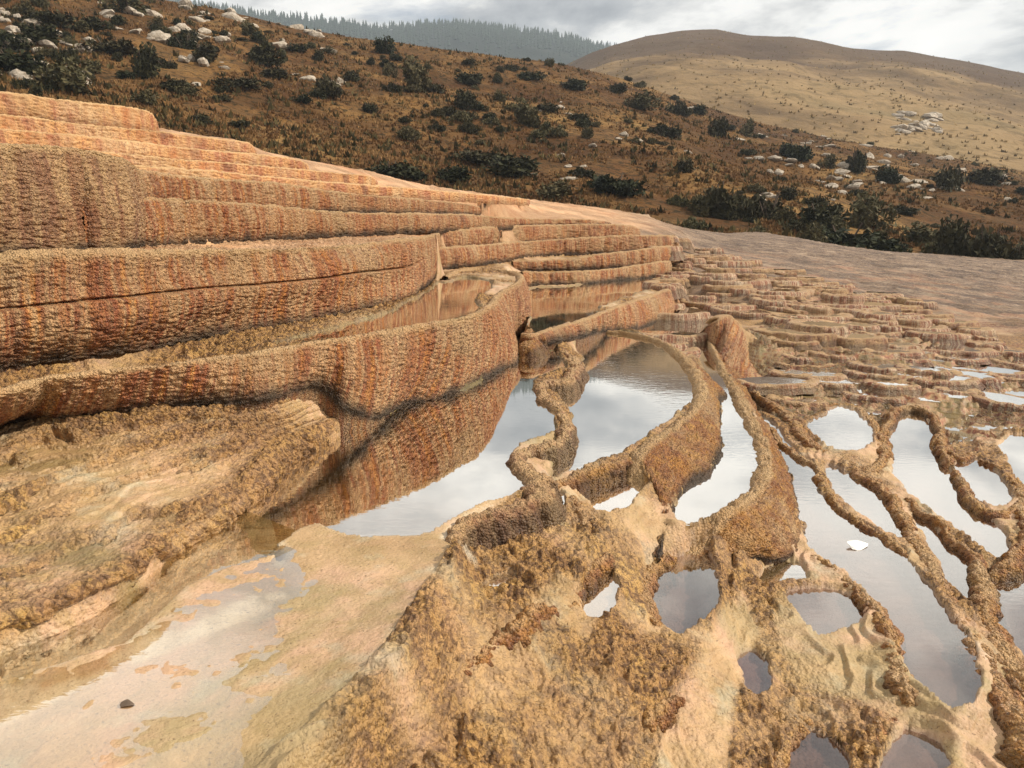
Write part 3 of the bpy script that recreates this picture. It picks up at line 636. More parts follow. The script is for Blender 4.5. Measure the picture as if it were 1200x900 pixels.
M_wfilm = water_material('thin_water_film', (.95, .92, .84), .2, .1, stops=[(.30, .05), (.44, .20), (.56, .46), (.66, .76), (.8, .96)])
WM = {'olive': M_wolive, 'clear': M_wclear, 'grey': M_wgrey}
STRIP = None
WL = ['main pool reflecting the cloudy sky', 'small upper pool behind the curving dam', 'middle pool inside the thick dam', 'dark curved pool right of the middle pool', 'long narrow pool below the far stair']
for i, (L, D, kind, P, bank) in enumerate(POOLS):
    water_grid(PM[i], L+EYE-.001*(i % 3), WM[kind], 'pool_water', WL[i] if i < len(WL) else 'shallow %s pool among the rims' % {'olive': 'olive', 'clear': 'pale', 'grey': 'purple grey'}[kind], STRIP if i == 0 else None)
FL = np.array([at_z(u, v, LA-.004) for u, v in [(-600,1500),(-250,900),(0,770),(90,735),(130,695),(195,644),(240,610),(280,575),(290,600),(300,640),(322,655),(372,632),(430,640),(500,634),(530,640),(500,690),(460,750),(410,810),(330,880),(230,960),(60,1300)]])
water_poly(FL, LA+EYE, M_wfilm, 'pool_water', 'thin film of water over the sandy flat', 0)
# film on the treads of the far small steps
lvl = LV+.005
tr = erode(tread, 0)
q4 = grid_quads(NR, NC)[:, ::-1]; tk = tr.ravel(); kk = kq.ravel()
pn = (fbm(GX*.8, GY*.8, 3, 95) > -.6).ravel()
ok = tk[q4].all(1) & (kk[q4].max(1) == kk[q4].min(1)) & pn[q4].all(1)
q4 = q4[ok]; used, inv = np.unique(q4, return_inverse=True)
wco = np.stack([GX, GY, lvl+EYE], -1).reshape(-1, 3)[used]
me = mesh_np('shallow_water', wco, inv.reshape(-1, 4)); o = finish('pool_water', me, M_wolive, smooth=False)
tag(o, 'many small shallow pools on the low steps at the far right', kind='stuff')

# ------------------------------------------------------------------ build walls and rims
def ground_z(x, y):
    a, b = gidx(x, y); return float(H[int(round(float(a))), int(round(float(b)))])
def surf_normals(P):
    du = np.gradient(P, axis=1); dv = np.gradient(P, axis=0)
    n = np.cross(du, dv); n /= np.linalg.norm(n, axis=2)[..., None]+1e-9; return n
def scales(s, h, dist, lump=0, seed=0):
    """fish-scale relief of tiny rimstone cups: s along, h down, metres"""
    k = 1.0 if dist < 9 else 9/dist*1.2
    k = min(1.0, k)
    a = .10*fbm(s*6, h*6, 2, seed+5)
    f1, f2 = worley((s+a*.4)*22*k, (h+a*.35)*38*k, seed)
    dome = 1-np.clip(f1*1.35, 0, 1)**2
    g1, g2 = worley(s*55*k, h*80*k, seed+9)
    return (.019*(dome-.5)+.007*(1-g1*1.6))/k
def build_wall(Wd, idx):
    C0, F0 = Wd['Cr'], Wd['Fr']
    pxl = 0
    def proj(p):
        d = p[:, 1]*CT-p[:, 2]*ST; return np.stack([p[:, 0]/d*FPX, (p[:, 1]*ST+p[:, 2]*CT)/d*FPX], 1)
    a, b = proj(C0), proj(F0)
    vis = (np.abs(a[:, 0]) < 640)
    Ls = np.linalg.norm(np.diff(a, axis=0), axis=1); lpx = max(Ls[vis[1:]].sum(), 40)
    fpx = max(np.percentile(np.linalg.norm(a-b, axis=1)[vis] if vis.any() else [30], 95), 8)
    res = Wd.get('res', 1.35)
    n = int(np.clip(lpx/res*1.15, 60, 900)); m = int(np.clip(fpx/res*1.25, 12, 170))
    C, F = cr(Wd['C'], n), cr(Wd['F'], n)
    N = np.stack([np.interp(np.linspace(0, 1, n), np.linspace(0, 1, 220), Wd['N'][:, k]) for k in (0, 1)], 1)
    for _ in range(6): N[1:-1] = (N[:-2]+N[1:-1]*2+N[2:])/4
    N /= np.linalg.norm(N, axis=1)[:, None]; N3 = np.c_[N, np.zeros(n)]
    lip = Wd.get('lip', .16); hgt = (C-F)[:, 2]
    sl = np.r_[0, np.cumsum(np.linalg.norm(np.diff(C, axis=0), axis=1))]; tp = Wd.get('taper', (0, 0))
    dz = tp[0]*(1-sstep(0, .35, sl))+tp[1]*(1-sstep(0, .45, sl[-1]-sl)); C = C.copy(); C[:, 2] -= dz
    rows = []
    thin = np.interp(sl/sl[-1], [0, .22, .45, 1], [.25, .4, 1, 1]) if Wd.get('thin') else np.ones(n)
    mi = 10
    for k in range(mi):                      # inner side, under the water and up over the lip
        t = k/mi; a_ = (1-t)
        rows.append(C + N3*(lip*(a_))*thin[:, None] + np.c_[np.zeros((n, 2)), np.full(n, -.10*a_**3)])
    for k in range(m+1):                     # face
        t = k/m
        e = t
        P = C+(F-C)*e
        out = math.sin(math.pi*min(1, t*1.0))**.7*.05 if 0 < t < 1 else 0
        rnd = -.035*(1-min(1, t*9))**2
        P = P - N3*(out*Wd.get('outb', 1)*np.minimum(1, hgt/.5)[:, None]) - 0*N3
        rows.append(P)
    for k in range(1, 5):
        rows.append(F + np.c_[np.zeros((n, 2)), np.full(n, -.05*k)] + N3*(.01*k))
    P = np.array(rows); M = len(rows)
    s = np.r_[0, np.cumsum(np.linalg.norm(np.diff(C, axis=0), axis=1))][None].repeat(M, 0)
    seg = np.linalg.norm(np.diff(P, axis=0), axis=2); hh = np.vstack([np.zeros((1, n)), np.cumsum(seg, 0)])
    nr = surf_normals(P)
    if (nr[mi+m//2]*N3).sum() > 0: nr = -nr
    dist = float(np.median(np.linalg.norm(P.reshape(-1, 3), axis=1)))
    sd = idx*13
    fl = Wd.get('flute', .5)
    facew = np.zeros((M, 1)); facew[mi:mi+m+1, 0] = np.sin(np.linspace(.35, math.pi*.85, m+1)); facew[:mi, 0] = np.linspace(.1, .35, mi)
    hm = hh-hh[mi]
    wob = .12*fbm(hm*1.5, s*1.5, 2, sd+3)
    # rounded flutes and bulges with narrow joints between
    g = (s+wob)*2.4; g = g+.5*fbm(g*.5, hm*.3, 2, sd+1)
    cell = np.abs(g-np.floor(g)-.5)*2
    bul = ((1-cell**4)-.6)*(.35+1.1*vn(np.floor(g)*.37, hm*.8, sd+19))
    D = fl*(.045*bul*facew + .05*fbm(s*.9, hm*.8, 3, sd+7)*facew) + .05*fbm(s*.55, hm*.5, 2, sd+17)*facew*(dist < 16) + .02*fbm(s*4, hm*4, 3, sd+8)*np.maximum(facew, .4)
    lp = Wd.get('lump', 0)
    if lp: D = D + lp*(.035*fbm(s*5, hm*5, 4, sd+11)+.022*fbm(s*18, hm*18, 3, sd+12))
    sc = scales(s, hm, dist, lp, sd)
    scw = np.maximum(sstep(-.2, .25, facew), .5) * (0.25 if Wd.get('pale') else 1) * (.8+.5*vn(s*1.2, hm*1.2, sd+2))
    D = D + sc*scw
    if Wd.get('groove'):                     # ledge line across the left half of the big wall
        u0 = .46+.04*fbm(s*.8, s*0, 2, 5)-.02*(s/ s.max())
        t_ = np.zeros((M, 1)); t_[mi:mi+m+1, 0] = np.linspace(0, 1, m+1); t_[mi+m+1:] = 1
        amp = 1-sstep(.52, .66, s/s.max())
        D = D - amp*(.055*np.exp(-((t_-u0)/.012)**2)) + amp*.05*(sstep(-.01, .02, t_-u0)) + .025*np.sin(t_*9+s)*amp
    if Wd.get('crack'):
        sc0 = s[0][np.argmin(np.abs(proj(C)[:, 0]+600-92))]
        D = D - .10*np.exp(-((s-sc0-.02*np.sin(hm*9))/.015)**2)*sstep(.12, .3, hm) + .05*sstep(-.02, .08, s-sc0)*0
    P = P+nr*(D*np.clip(thin*1.6, .5, 1)[None])[..., None]
    me = mesh_np('wall', (P+np.array([0, 0, EYE])).reshape(-1, 3), grid_quads(M, n))
    set_uv(me, np.stack([s, hm], -1).reshape(-1, 2))
    crest = np.zeros((M, n)); crest[:mi] = 1; crest[mi:mi+m+1] = (1-sstep(0, .10, np.linspace(0, 1, m+1)))[:, None]
    if Wd.get('endpale'): crest = np.maximum(crest, (sstep(.78, .86, s/s.max())*np.ones((M, n)))*(np.arange(M) < mi+m*.25)[:, None]*1.0)
    set_attr(me, 'crest', crest*(1.0 if Wd['m'] is not M_red else .9) if not Wd.get('pale') else np.ones((M, n)))
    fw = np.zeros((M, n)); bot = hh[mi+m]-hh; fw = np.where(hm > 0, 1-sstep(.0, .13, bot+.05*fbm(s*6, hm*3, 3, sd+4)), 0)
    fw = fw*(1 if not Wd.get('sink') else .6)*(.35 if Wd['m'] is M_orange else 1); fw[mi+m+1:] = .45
    set_attr(me, 'footwet_shade', fw)  # damp and painted undercut shade, strongest at the wall's foot
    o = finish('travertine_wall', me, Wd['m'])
    # make normals face outwards
    return tag(o, Wd['label'], 'terrace wall', 'travertine terrace walls and dams')
for i, Wd in enumerate(WALLS): build_wall(Wd, i)

def build_bank():
    n, m = 760, 250
    C, F = cr(BC, n), cr(BF, n)
    inn = (C-F)[:, :2]; wdt = np.linalg.norm(inn, axis=1); inn = inn/(wdt[:, None]+1e-9)
    lipz = np.minimum(-1.395, C[:, 2]-.02); L1 = np.c_[F[:, :2]+inn*np.minimum(.07, wdt*.3)[:, None], np.maximum(lipz, -1.49)]
    rows = [C+np.c_[inn*.1, np.full(n, .02)]]
    for k in range(m):
        t = k/(m-1)
        if t < .82:
            e = t/.82; P = C+(L1-C)*e; P[:, 2] = C[:, 2]+(L1[:, 2]-C[:, 2])*(e**.9)
        else:
            e = (t-.82)/.18; a_ = e*math.pi/2
            P = L1+(F-L1)*np.array([math.sin(a_)**.6*.95, math.sin(a_)**.6*.95, 1-math.cos(a_)])
        rows.append(P)
    for k in (1, 2, 3): rows.append(F-np.array([0, 0, .05*k]))
    P = np.array(rows); x, y, z = P[..., 0], P[..., 1], P[..., 2]
    nr = surf_normals(P)
    if nr[m//2, :, 2].mean() < 0: nr = -nr
    # smooth the normals of the base sheet so that relief stays continuous
    for _ in range(4): nr[1:-1] = (nr[:-2]+nr[2:]+nr[1:-1]*2)/4
    nr /= np.linalg.norm(nr, axis=2)[..., None]
    tt = np.linspace(0, 1, P.shape[0])[:, None]*np.ones((1, n))
    edge = (.15+.85*(1-sstep(.70, .86, np.linspace(0, 1, n)))[None])*sstep(0, .06, tt)*(1-sstep(.97, 1, tt)*.3)
    wl = z + .34*fbm(x*.9, y*1.3, 4, 741) + .035*fbm(x*5, y*5, 3, 742)
    D = np.zeros_like(x)
    patchy = sstep(-.35, .25, fbm(x*.9, y*.9, 3, 743))
    S_ = np.r_[0, np.cumsum(np.linalg.norm(np.diff(C, axis=0), axis=1))][None]+0*x
    edgef = np.zeros_like(x)
    for nst, am, sc_ in ((5.0, .055, .9), (13.0, .020, 2.2)):
        q = tt*nst+1.1*fbm(S_*sc_, tt*3*sc_, 4, 760+int(nst))+.25*fbm(S_*7, tt*22, 3, 770); f = q-np.floor(q)
        D += am*np.clip(wdt/.9, .1, 1)[None]**1.5*(.45+.55*patchy)*(f*(1-sstep(.86, .98, f))-.40); edgef = np.maximum(edgef, sstep(.55, .86, f)*(1-sstep(.97, 1, f))*(am/.055))
    lipb = np.exp(-((tt-.86)/.12)**2)
    rg = np.clip(.02+.55*edgef+.9*fbm(x*1.3, y*1.3, 3, 744)+.9*lipb+.9*sstep(2.0, 4.6, y)*.5+.5*(1-sstep(0, .2, tt)), .08, 1.15)
    w1, _ = worley(x*24, (y+z)*24, 745); w2, _ = worley(x*48, (y+z)*48, 746)
    D += rg*(.026*(.5-np.clip(w1*1.25, 0, 1)**2)+.010*(1-w2*1.6)) + .03*fbm(x*3, y*3, 4, 747) + .010*fbm(x*14, (y+z)*14, 3, 748)*np.clip(rg+.3, 0, 1)
    D += lipb*(.05*fbm(x*5, y*5, 3, 749)+.03)
    P = P+nr*(D*edge)[..., None]
    me = mesh_np('bank', (P+np.array([0, 0, EYE])).reshape(-1, 3), grid_quads(*x.shape))
    set_attr(me, 'rough', np.clip(rg, 0, 1)*.85); set_attr(me, 'wet', np.clip(1.15-rg, .3, 1.15))
    al = sstep(.15, .4, fbm(x*1.6, y*2.6, 3, 750))*(1-np.clip(rg, 0, 1))
    set_attr(me, 'algae', np.maximum(al*.55, .8*sstep(.965, .985, tt)))
    for k in ('grey', 'upper', 'riser', 'dirt'): set_attr(me, k, np.zeros(x.shape))
    o = finish('travertine_bank', me, M_ground); tag(o, 'broad crumbly tan bank of tiny ledges left of the main pool', 'terrace bank')
build_bank()
def build_rim(Rd, idx):
    P0 = Rd['P']; L0 = cr(P0, 200)
    dist = float(np.median(np.linalg.norm(L0[:, :3], axis=1)))
    length = np.linalg.norm(np.diff(L0[:, :3], axis=0), axis=1).sum()
    n = int(np.clip(length*pxdist(L0[:, :3].mean(0))/1.3, 60, 700))
    C = cr(P0, n); W = C[:, 3]; C = C[:, :3]
    T = np.gradient(C[:, :2], axis=0)
    for _ in range(4): T[1:-1] = (T[:-2]+T[1:-1]*2+T[2:])/4
    T /= np.linalg.norm(T, axis=1)[:, None]+1e-9; N = np.stack([-T[:, 1], T[:, 0]], 1)
    m = 33; a = np.linspace(-2.4, 2.4, m)
    s = np.r_[0, np.cumsum(np.linalg.norm(np.diff(C, axis=0), axis=1))]
    sd = idx*31+400
    wv = (.62+.75*vn(s*3.5, s*0, sd)+.30*vn(s*13, s*0, sd+1)); off = .030*fbm(s*5, s*0, 3, sd+2)
    jag = 1+.55*fbm(np.sign(a)[:, None]*7+0*s[None], s[None]*16+0*a[:, None], 3, sd+6)
    A = a[:, None]*W[None]*.47*wv[None]*jag+off[None]
    taper = np.minimum(1, np.minimum(s, s[-1]-s)/.12)
    rz_ = .012
    P = np.zeros((m, n, 3)); P[..., :2] = C[None, :, :2]+A[..., None]*N[None]
    P[..., 2] = C[None, :, 2] - rz_ - .016*(np.abs(a)[:, None]**3.2) - .12*(1-taper)[None] + .014*fbm(s*7, s*0, 3, sd+3)[None]
    nr = surf_normals(P)
    if nr[m//2, :, 2].mean() < 0: nr = -nr
    S = np.broadcast_to(s[None], (m, n))
    x, y = P[..., 0], P[..., 1]+P[..., 2]*.7
    D = .018*fbm(x*9, y*9, 4, sd+4)+.010*fbm(x*40, y*40, 2, sd+8)
    f1, f2 = worley(x*30, y*30, sd+5); D = D+.020*(1-np.clip(f1*1.3, 0, 1)**2-.4)
    P = P+nr*D[..., None]
    me = mesh_np('rim', (P+np.array([0, 0, EYE])).reshape(-1, 3), grid_quads(m, n))
    set_uv(me, np.stack([S, A], -1).reshape(-1, 2))
    set_attr(me, 'crest', np.broadcast_to(np.exp(-(a/.6)**2)[:, None]*.7, (m, n)))
    set_attr(me, 'footwet_shade', np.broadcast_to((sstep(1.0, 1.5, np.abs(a)))[:, None]*.6, (m, n)))  # rim flanks darkened the same way, painted shade included
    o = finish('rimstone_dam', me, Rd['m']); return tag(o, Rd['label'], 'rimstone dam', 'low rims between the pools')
for i, Rd in enumerate(RIMS): build_rim(Rd, i)
# crescent basins stepping down the slope at the right
dpool = dilate(inpool, 26); gb = np.random.default_rng(57); placed = []; it = 0
M_rib = wall_material('ribbed_travertine', [(.30, (.62, .46, .29)), (.38, (.36, .13, .07)), (.45, (.68, .54, .38)), (.51, (.40, .17, .09)), (.57, (.74, .61, .44)), (.64, (.46, .22, .12)), (.76, (.62, .44, .28))], flute=7.0)
def basin(cx, cy, a, b, hgt, ang, k, m):
    z0 = ground_z(cx, cy); n, mm = 64, 15
    th = np.linspace(-2.25, 2.25, n); d = np.array([math.sin(ang), -math.cos(ang)]); pe = np.array([d[1], -d[0]])
    wob = 1+.16*fbm(th*1.6+k*9, th*0, 3, 900+k)
    prof = [(-.55, -.30), (-.34, -.10), (-.22, -.02), (-.10, .006), (0, .010), (.07, .0), (.12, -.03), (.15, -.10), (.17, -.22), (.19, -.4), (.21, -.6), (.24, -.8), (.28, -1.0), (.34, -1.2), (.4, -1.5)]
    P = np.zeros((len(prof), n, 3)); lip_ = hgt/.13
    for r, (o_, dz_) in enumerate(prof):
        ra, rb = a*wob+o_*.38*lip_**.5, b*wob+o_*.38*lip_**.5
        ex = .012*fbm(th*9+r*.3, th*0+r*.5, 3, 950+k)
        P[r, :, 0] = cx+d[0]*np.cos(th)*(rb+ex)+pe[0]*np.sin(th)*(ra+ex); P[r, :, 1] = cy+d[1]*np.cos(th)*(rb+ex)+pe[1]*np.sin(th)*(ra+ex)
        hh = hgt*(1-.25*sstep(1.2, 2.2, np.abs(th)))
        P[r, :, 2] = z0+hgt*.62+(dz_*hgt*1.1 if dz_ < 0 else dz_)+.012*fbm(th*4, th*0, 2, 980+k)-.10*sstep(1.75, 2.25, np.abs(th))
    s_ = th*(a+b)/2
    rb_ = np.abs(np.sin(s_*11+2*np.sin(s_*5+k)))**.5; nrm = surf_normals(P)
    if nrm[5, :, 2].mean() < 0: nrm = -nrm
    P[5:] += nrm[5:]*(.020*rb_-.01)[None, :, None]
    P += nrm*(.010*fbm(P[..., 0]*22, P[..., 1]*22+P[..., 2]*20, 2, 990))[..., None]
    me = mesh_np('basin_rim', (P+np.array([0, 0, EYE])).reshape(-1, 3), grid_quads(len(prof), n))
    hmv = np.abs(np.array([p_[1] for p_ in prof])*hgt)[:, None]+0*s_[None]
    set_uv(me, np.stack([np.broadcast_to(s_[None], hmv.shape)+k*3, hmv], -1).reshape(-1, 2))
    cr_ = np.zeros(hmv.shape); cr_[:6] = .8; set_attr(me, 'crest', cr_); fw = np.zeros(hmv.shape); fw[10:] = .5; set_attr(me, 'footwet_shade', fw)  # lower outer rows carry the painted foot shade
    near = 'nearer half' if cy < 13 else 'farther half'
    size = 'wide' if a > .75 else 'small' if a < .42 else 'medium'
    o = finish('rimstone_basin', me, m); tag(o, '%s crescent basin with ribbed rim on the right slope, %s%s' % (size, near, ', beside the red wedge' if cx/cy < .33 else ', middle part' if cx/cy < .5 else ', towards the gravel'), 'rimstone basin', 'crescent basins on the stepped right slope')
    t2 = np.linspace(0, 2*math.pi, 28, endpoint=False); wb = 1+.16*fbm(((t2+math.pi) % (2*math.pi)-math.pi)*1.6+k*9, t2*0, 3, 900+k)
    rw = np.where(np.abs((t2+math.pi) % (2*math.pi)-math.pi) < 2.2, wb, 1)*.99
    W_ = np.stack([cx+d[0]*np.cos(t2)*b*rw+pe[0]*np.sin(t2)*a*rw, cy+d[1]*np.cos(t2)*b*rw+pe[1]*np.sin(t2)*a*rw, np.full(28, z0+hgt*.62-.012+EYE)], 1)
    W_ = np.vstack([W_, [[cx, cy, z0+hgt*.62-.012+EYE]]])
    mw = mesh_np('basin_water', W_, None, np.array([(28, i_, (i_+1) % 28) for i_ in range(28)])); wo = finish('pool_water', mw, M_wolive, o, smooth=False)
while len(placed) < 290 and it < 26000:
    it += 1; y = 8.3+15.5*gb.random()**1.1; q = .19+.60*gb.random(); x = q*y
    if y > 24.5-13*(q-.20)/.45+gb.uniform(-1, .6): continue
    if abs(q-.275) < .075 and 9.2 < y < 14.0: continue
    a_ = gb.uniform(.30, .80)*.80 if y < 12.5 else (gb.uniform(.22, .88)**1.15)*(.62+.030*y); b_ = a_*gb.uniform(.5, .85)
    if any(abs(x-px_)/(a_+pa_)*1.25 < 1 and abs(y-py_)/(b_+pb_)*1.25 < 1 for px_, py_, pa_, pb_ in placed): continue
    gi, gj = gidx(x, y)
    if inpool[int(gi), int(gj)] or (y < 10.2 and dpool[int(gi), int(gj)]): continue
    placed.append((x, y, a_, b_))
placed.sort(key=lambda p_: -p_[1])
for k, (x, y, a_, b_) in enumerate(placed):
    basin(x, y, a_, b_, gb.uniform(.05, .16)*(.8+.022*y)*(.55 if y < 11 else 1), gb.uniform(-1.35, .35), k, M_rib if gb.random() < .7 else M_tan)

# ------------------------------------------------------------------ hills
def azel(u, v):
    d = ray(u, v); return math.atan2(d[0], d[1]), d[2]/math.hypot(d[0], d[1])
class Hill:
    def __init__(s, base, ridge, r0, r1, amp, seed, curve=1.0):
        s.ba, s.be = np.array([azel(*p) for p in base]).T; s.ra, s.re = np.array([azel(*p[:2]) for p in ridge]).T
        s.r0, s.r1, s.amp, s.seed, s.curve = r0, r1, amp, seed, curve
    def rr(s, az):
        return s.r1(az) if callable(s.r1) else np.full_like(az, s.r1)
    def z(s, az, r):
        zb = s.r0*np.interp(az, s.ba, s.be); R1 = s.rr(az); zr = R1*np.interp(az, s.ra, s.re)
        t = (r-s.r0)/(R1-s.r0); x, y = r*np.sin(az), r*np.cos(az)
        up = np.where(t < 1, np.sign(t)*np.abs(t)**s.curve, 2-t-(t-1)**2*1.5)
        n = s.amp*(fbm(x/s.amp/9, y/s.amp/9, 5, s.seed))*np.clip(t*4, 0, 1)*np.clip(.35+np.abs(1-t)*3, 0, 1)
        return zb+(zr-zb)*up+n
    def build(s, name, azs, ts, m, label):
        A, Tt = np.meshgrid(azs, ts); R1 = s.rr(A); r = s.r0+(R1-s.r0)*Tt
        Zh = s.z(A, r); co = np.stack([r*np.sin(A), r*np.cos(A), Zh+EYE], -1).reshape(-1, 3)
        me = mesh_np(name, co, grid_quads(len(ts), len(azs))[:, ::-1]); o = finish(name, me, m); return tag(o, label, kind='structure')
    def hit(s, u, v):
        a, e = azel(u, v); r = np.linspace(s.r0, float(s.rr(np.array([a]))[0])*1.0, 900); zz = s.z(np.full_like(r, a), r)
        k = np.nonzero(zz >= e*r)[0]
        if len(k) == 0 or k[0] == 0: return None
        k = k[0]; return np.array([r[k]*math.sin(a), r[k]*math.cos(a), zz[k]])
BASE1 = [(-900,215),(-420,200),(0,180),(182,190),(300,215),(430,240),(600,262),(700,268),(760,272),(850,280),(937,292),(1025,312),(1083,322),(1200,336),(1500,350),(1900,365)]
RIDGE1 = [(-900,-150),(-420,-110),(-200,-70),(0,-42),(100,-20),(200,0),(260,9),(330,27),(400,42),(480,54),(560,62),(640,71),(700,84),(760,103),(820,124),(900,146),(1000,166),(1100,184),(1200,200),(1600,240),(1900,250)]
hill1 = Hill(BASE1, RIDGE1, 52, lambda a: np.interp(a, [-.6, 0, .25, .6], [120, 150, 190, 210]), 2.0, 201)
hill2 = Hill([(-900,200),(0,150),(600,150),(760,150),(900,178),(1000,196),(1200,228),(1600,262),(1900,270)],
    [(-900,60),(0,80),(500,110),(640,86),(680,67),(715,53),(760,42),(800,36.5),(840,35),(875,40),(930,42),(1000,57),(1060,60),(1120,69),(1200,85),(1400,120),(1900,180)], 190, 640, 7, 221)
ridge3 = Hill([(-900,160),(0,130),(600,130),(1200,130),(1900,170)],
    [(-900,0),(-300,-10),(0,-12),(120,-10),(190,-2),(240,8),(300,19),(360,24),(405,28),(450,36),(500,31),(560,32),(610,38),(660,45),(690,54),(740,63),(900,80),(1200,110),(1900,150)], 800, 1500, 9, 241)

def hill_material(name, ra, patch, scale, dots=None, nb=.5):
    m, T = mat(name); obj = T.new('ShaderNodeTexCoord').outputs['Object']
    a = T.noise(obj, scale, 6, .62, .3); c = T.ramp(a, ra)
    b = T.noise(obj, scale*7, 4, .65); c = T.mix(T.ramp(b, [(.42, 0.0), (.60, .75)]), c, patch)
    if dots:
        d = T.noise(obj, scale*34, 3, .6); c = T.mix(T.ramp(d, [(.52, 0.0), (.62, .85)]), c, dots)
    n = bump(T, T.noise(obj, scale*30, 4, .7), nb, .9)
    c = rich(T, c, 1.22, .64)
    pbsdf(T, c, .95, n, .1); return m
M_h1 = hill_material('dry_brown_hillside', [(.38, (.14, .068, .028)), (.47, (.23, .12, .048)), (.54, (.36, .21, .085)), (.66, (.48, .31, .13))], (.20, .12, .055), .05, (.075, .055, .025), .35)
def hill2_mat():
    m, T = mat('golden_hillside'); obj = T.new('ShaderNodeTexCoord').outputs['Object']
    a = T.noise(obj, .012, 6, .6, .4); c = T.ramp(a, [(.38, (.20, .135, .075)), (.48, (.36, .25, .135)), (.58, (.46, .325, .175)), (.72, (.31, .235, .125))])
    sp = T.new('ShaderNodeSeparateXYZ', inp={0: obj}).outputs
    hi = T.math('ADD', T.math('MULTIPLY', sp[2], .0105), T.math('MULTIPLY', T.math('SUBTRACT', T.noise(obj, .02, 4), .5), 1.2))
    hi = T.math('ADD', hi, T.math('MULTIPLY', sp[0], .0008))
    c = T.mix(T.ramp(hi, [(.72, 0.0), (1.0, .85)]), c, (.155, .095, .055))
    d = T.noise(obj, .16, 5, .7); c = T.mix(T.ramp(d, [(.50, 0.0), (.62, .55)]), c, (.17, .12, .055))
    n = bump(T, T.noise(obj, .2, 5, .7), 1.6, .8)
    c = rich(T, c, 1.18, .70)
    pbsdf(T, c, .95, n, .1); return m
M_h2 = hill2_mat()
M_h3 = hill_material('forested_ridge', [(.4, (.03, .045, .03)), (.6, (.06, .07, .04))], (.035, .05, .03), .01, None, 3)
AZ = np.radians(np.linspace(-64, 64, 700))
hill1.build('hillside', AZ, np.r_[-.08, np.linspace(0, 1, 260), np.linspace(1.03, 1.6, 12)], M_h1, 'dry brown hillside dotted with dark shrubs')
hill2.build('hill', AZ[::2], np.r_[np.linspace(-.1, 1, 190), np.linspace(1.03, 1.6, 10)], M_h2, 'rounded golden hill behind the shrubby slope')
ridge3.build('far_ridge', AZ[::2], np.r_[np.linspace(-.1, 1, 60), np.linspace(1.05, 1.6, 6)], M_h3, 'distant blue forested ridge')
gm = mesh_np('ground', np.array([(-9000,-9000,-4.5),(9000,-9000,-4.5),(9000,9000,-4.5),(-9000,9000,-4.5)]), np.array([[0,1,2,3]]))
tag(finish('ground', gm, M_h1, smooth=False), 'dry brown ground', kind='structure')

# ------------------------------------------------------------------ shrubs, rocks, grass
def leaf_mat(name, c1, c2, c3):
    m, T = mat(name); obj = T.new('ShaderNodeTexCoord').outputs['Object']
    oi = T.new('ShaderNodeObjectInfo').outputs['Random']
    c = T.ramp(T.noise(obj, 3.0, 3, .6), [(.35, c1), (.5, c2), (.68, c3)])
    c = T.mix(T.math('MULTIPLY', oi, .45), c, (.085, .06, .028))
    pbsdf(T, c, .8, None, .2); return m
M_bush = leaf_mat('dark_shrub_leaves', (.012, .015, .006), (.022, .026, .009), (.045, .043, .014))
M_bush2 = leaf_mat('olive_shrub_leaves', (.05, .05, .022), (.085, .075, .032), (.13, .10, .045))
M_wood, Tw = mat('shrub_wood'); pbsdf(Tw, (.09, .06, .04), .9)
def leafy(seed, lobes, n, size, tall=1.0):
    g = np.random.default_rng(seed); L = []
    for k in range(lobes):
        a = g.uniform(0, 6.28); d = g.uniform(0, .62); L.append((d*math.cos(a), d*math.sin(a), g.uniform(.22, .62)*tall*(1-.4*d), g.uniform(.24, .42)))
    V = []
    for _ in range(n):
        cx, cy, cz, cr_ = L[g.integers(lobes)]; v = g.normal(size=3); v /= np.linalg.norm(v); rr_ = cr_*g.uniform(.45, 1.12)
        c = np.array([cx, cy, cz])+v*rr_*np.array([1, 1, .9*tall]); 
        if c[2] < 0: c[2] = g.uniform(0, .08)
        a = g.normal(size=3); b = g.normal(size=3); a /= np.linalg.norm(a); b = np.cross(a, b); b /= np.linalg.norm(b); s_ = size*g.uniform(.6, 1.5)
        V += [c-a*s_, c+a*s_, c+b*s_*.8+v*s_*.5]
    V = np.array(V); me = mesh_np('leaves', V, None, np.arange(len(V)).reshape(-1, 3)); return me
def stems(seed):
    g = np.random.default_rng(seed); bm = bmesh.new()
    for k in range(5):
        a = g.uniform(0, 6.28); top = Vector((math.cos(a)*g.uniform(.1, .5), math.sin(a)*g.uniform(.1, .5), g.uniform(.4, .8)))
        r0, r1 = .035, .012; ax = top.normalized(); sx = ax.orthogonal().normalized(); sy = ax.cross(sx)
        lo = [bm.verts.new((sx*math.cos(t)+sy*math.sin(t))*r0+Vector((0, 0, -.1))) for t in (0, 1.57, 3.14, 4.71)]
        hi = [bm.verts.new((sx*math.cos(t)+sy*math.sin(t))*r1+top) for t in (0, 1.57, 3.14, 4.71)]
        for i in range(4): bm.faces.new((lo[i], lo[(i+1) % 4], hi[(i+1) % 4], hi[i]))
    me = bpy.data.meshes.new('stems'); bm.to_mesh(me); bm.free(); return me
BV = [leafy(300+k, 6+k % 4, 1300, .075, (.9, 1.15, .75)[k % 3]) for k in range(6)]
SV = [stems(330+k) for k in range(3)]
for k, b in enumerate(BV): b.materials.append(M_bush if k % 6 != 4 else M_bush2)
for b in SV: b.materials.append(M_wood)
BV2 = [b.copy() for b in BV[:3]]
for b in BV2: b.materials.clear(); b.materials.append(M_bush2)
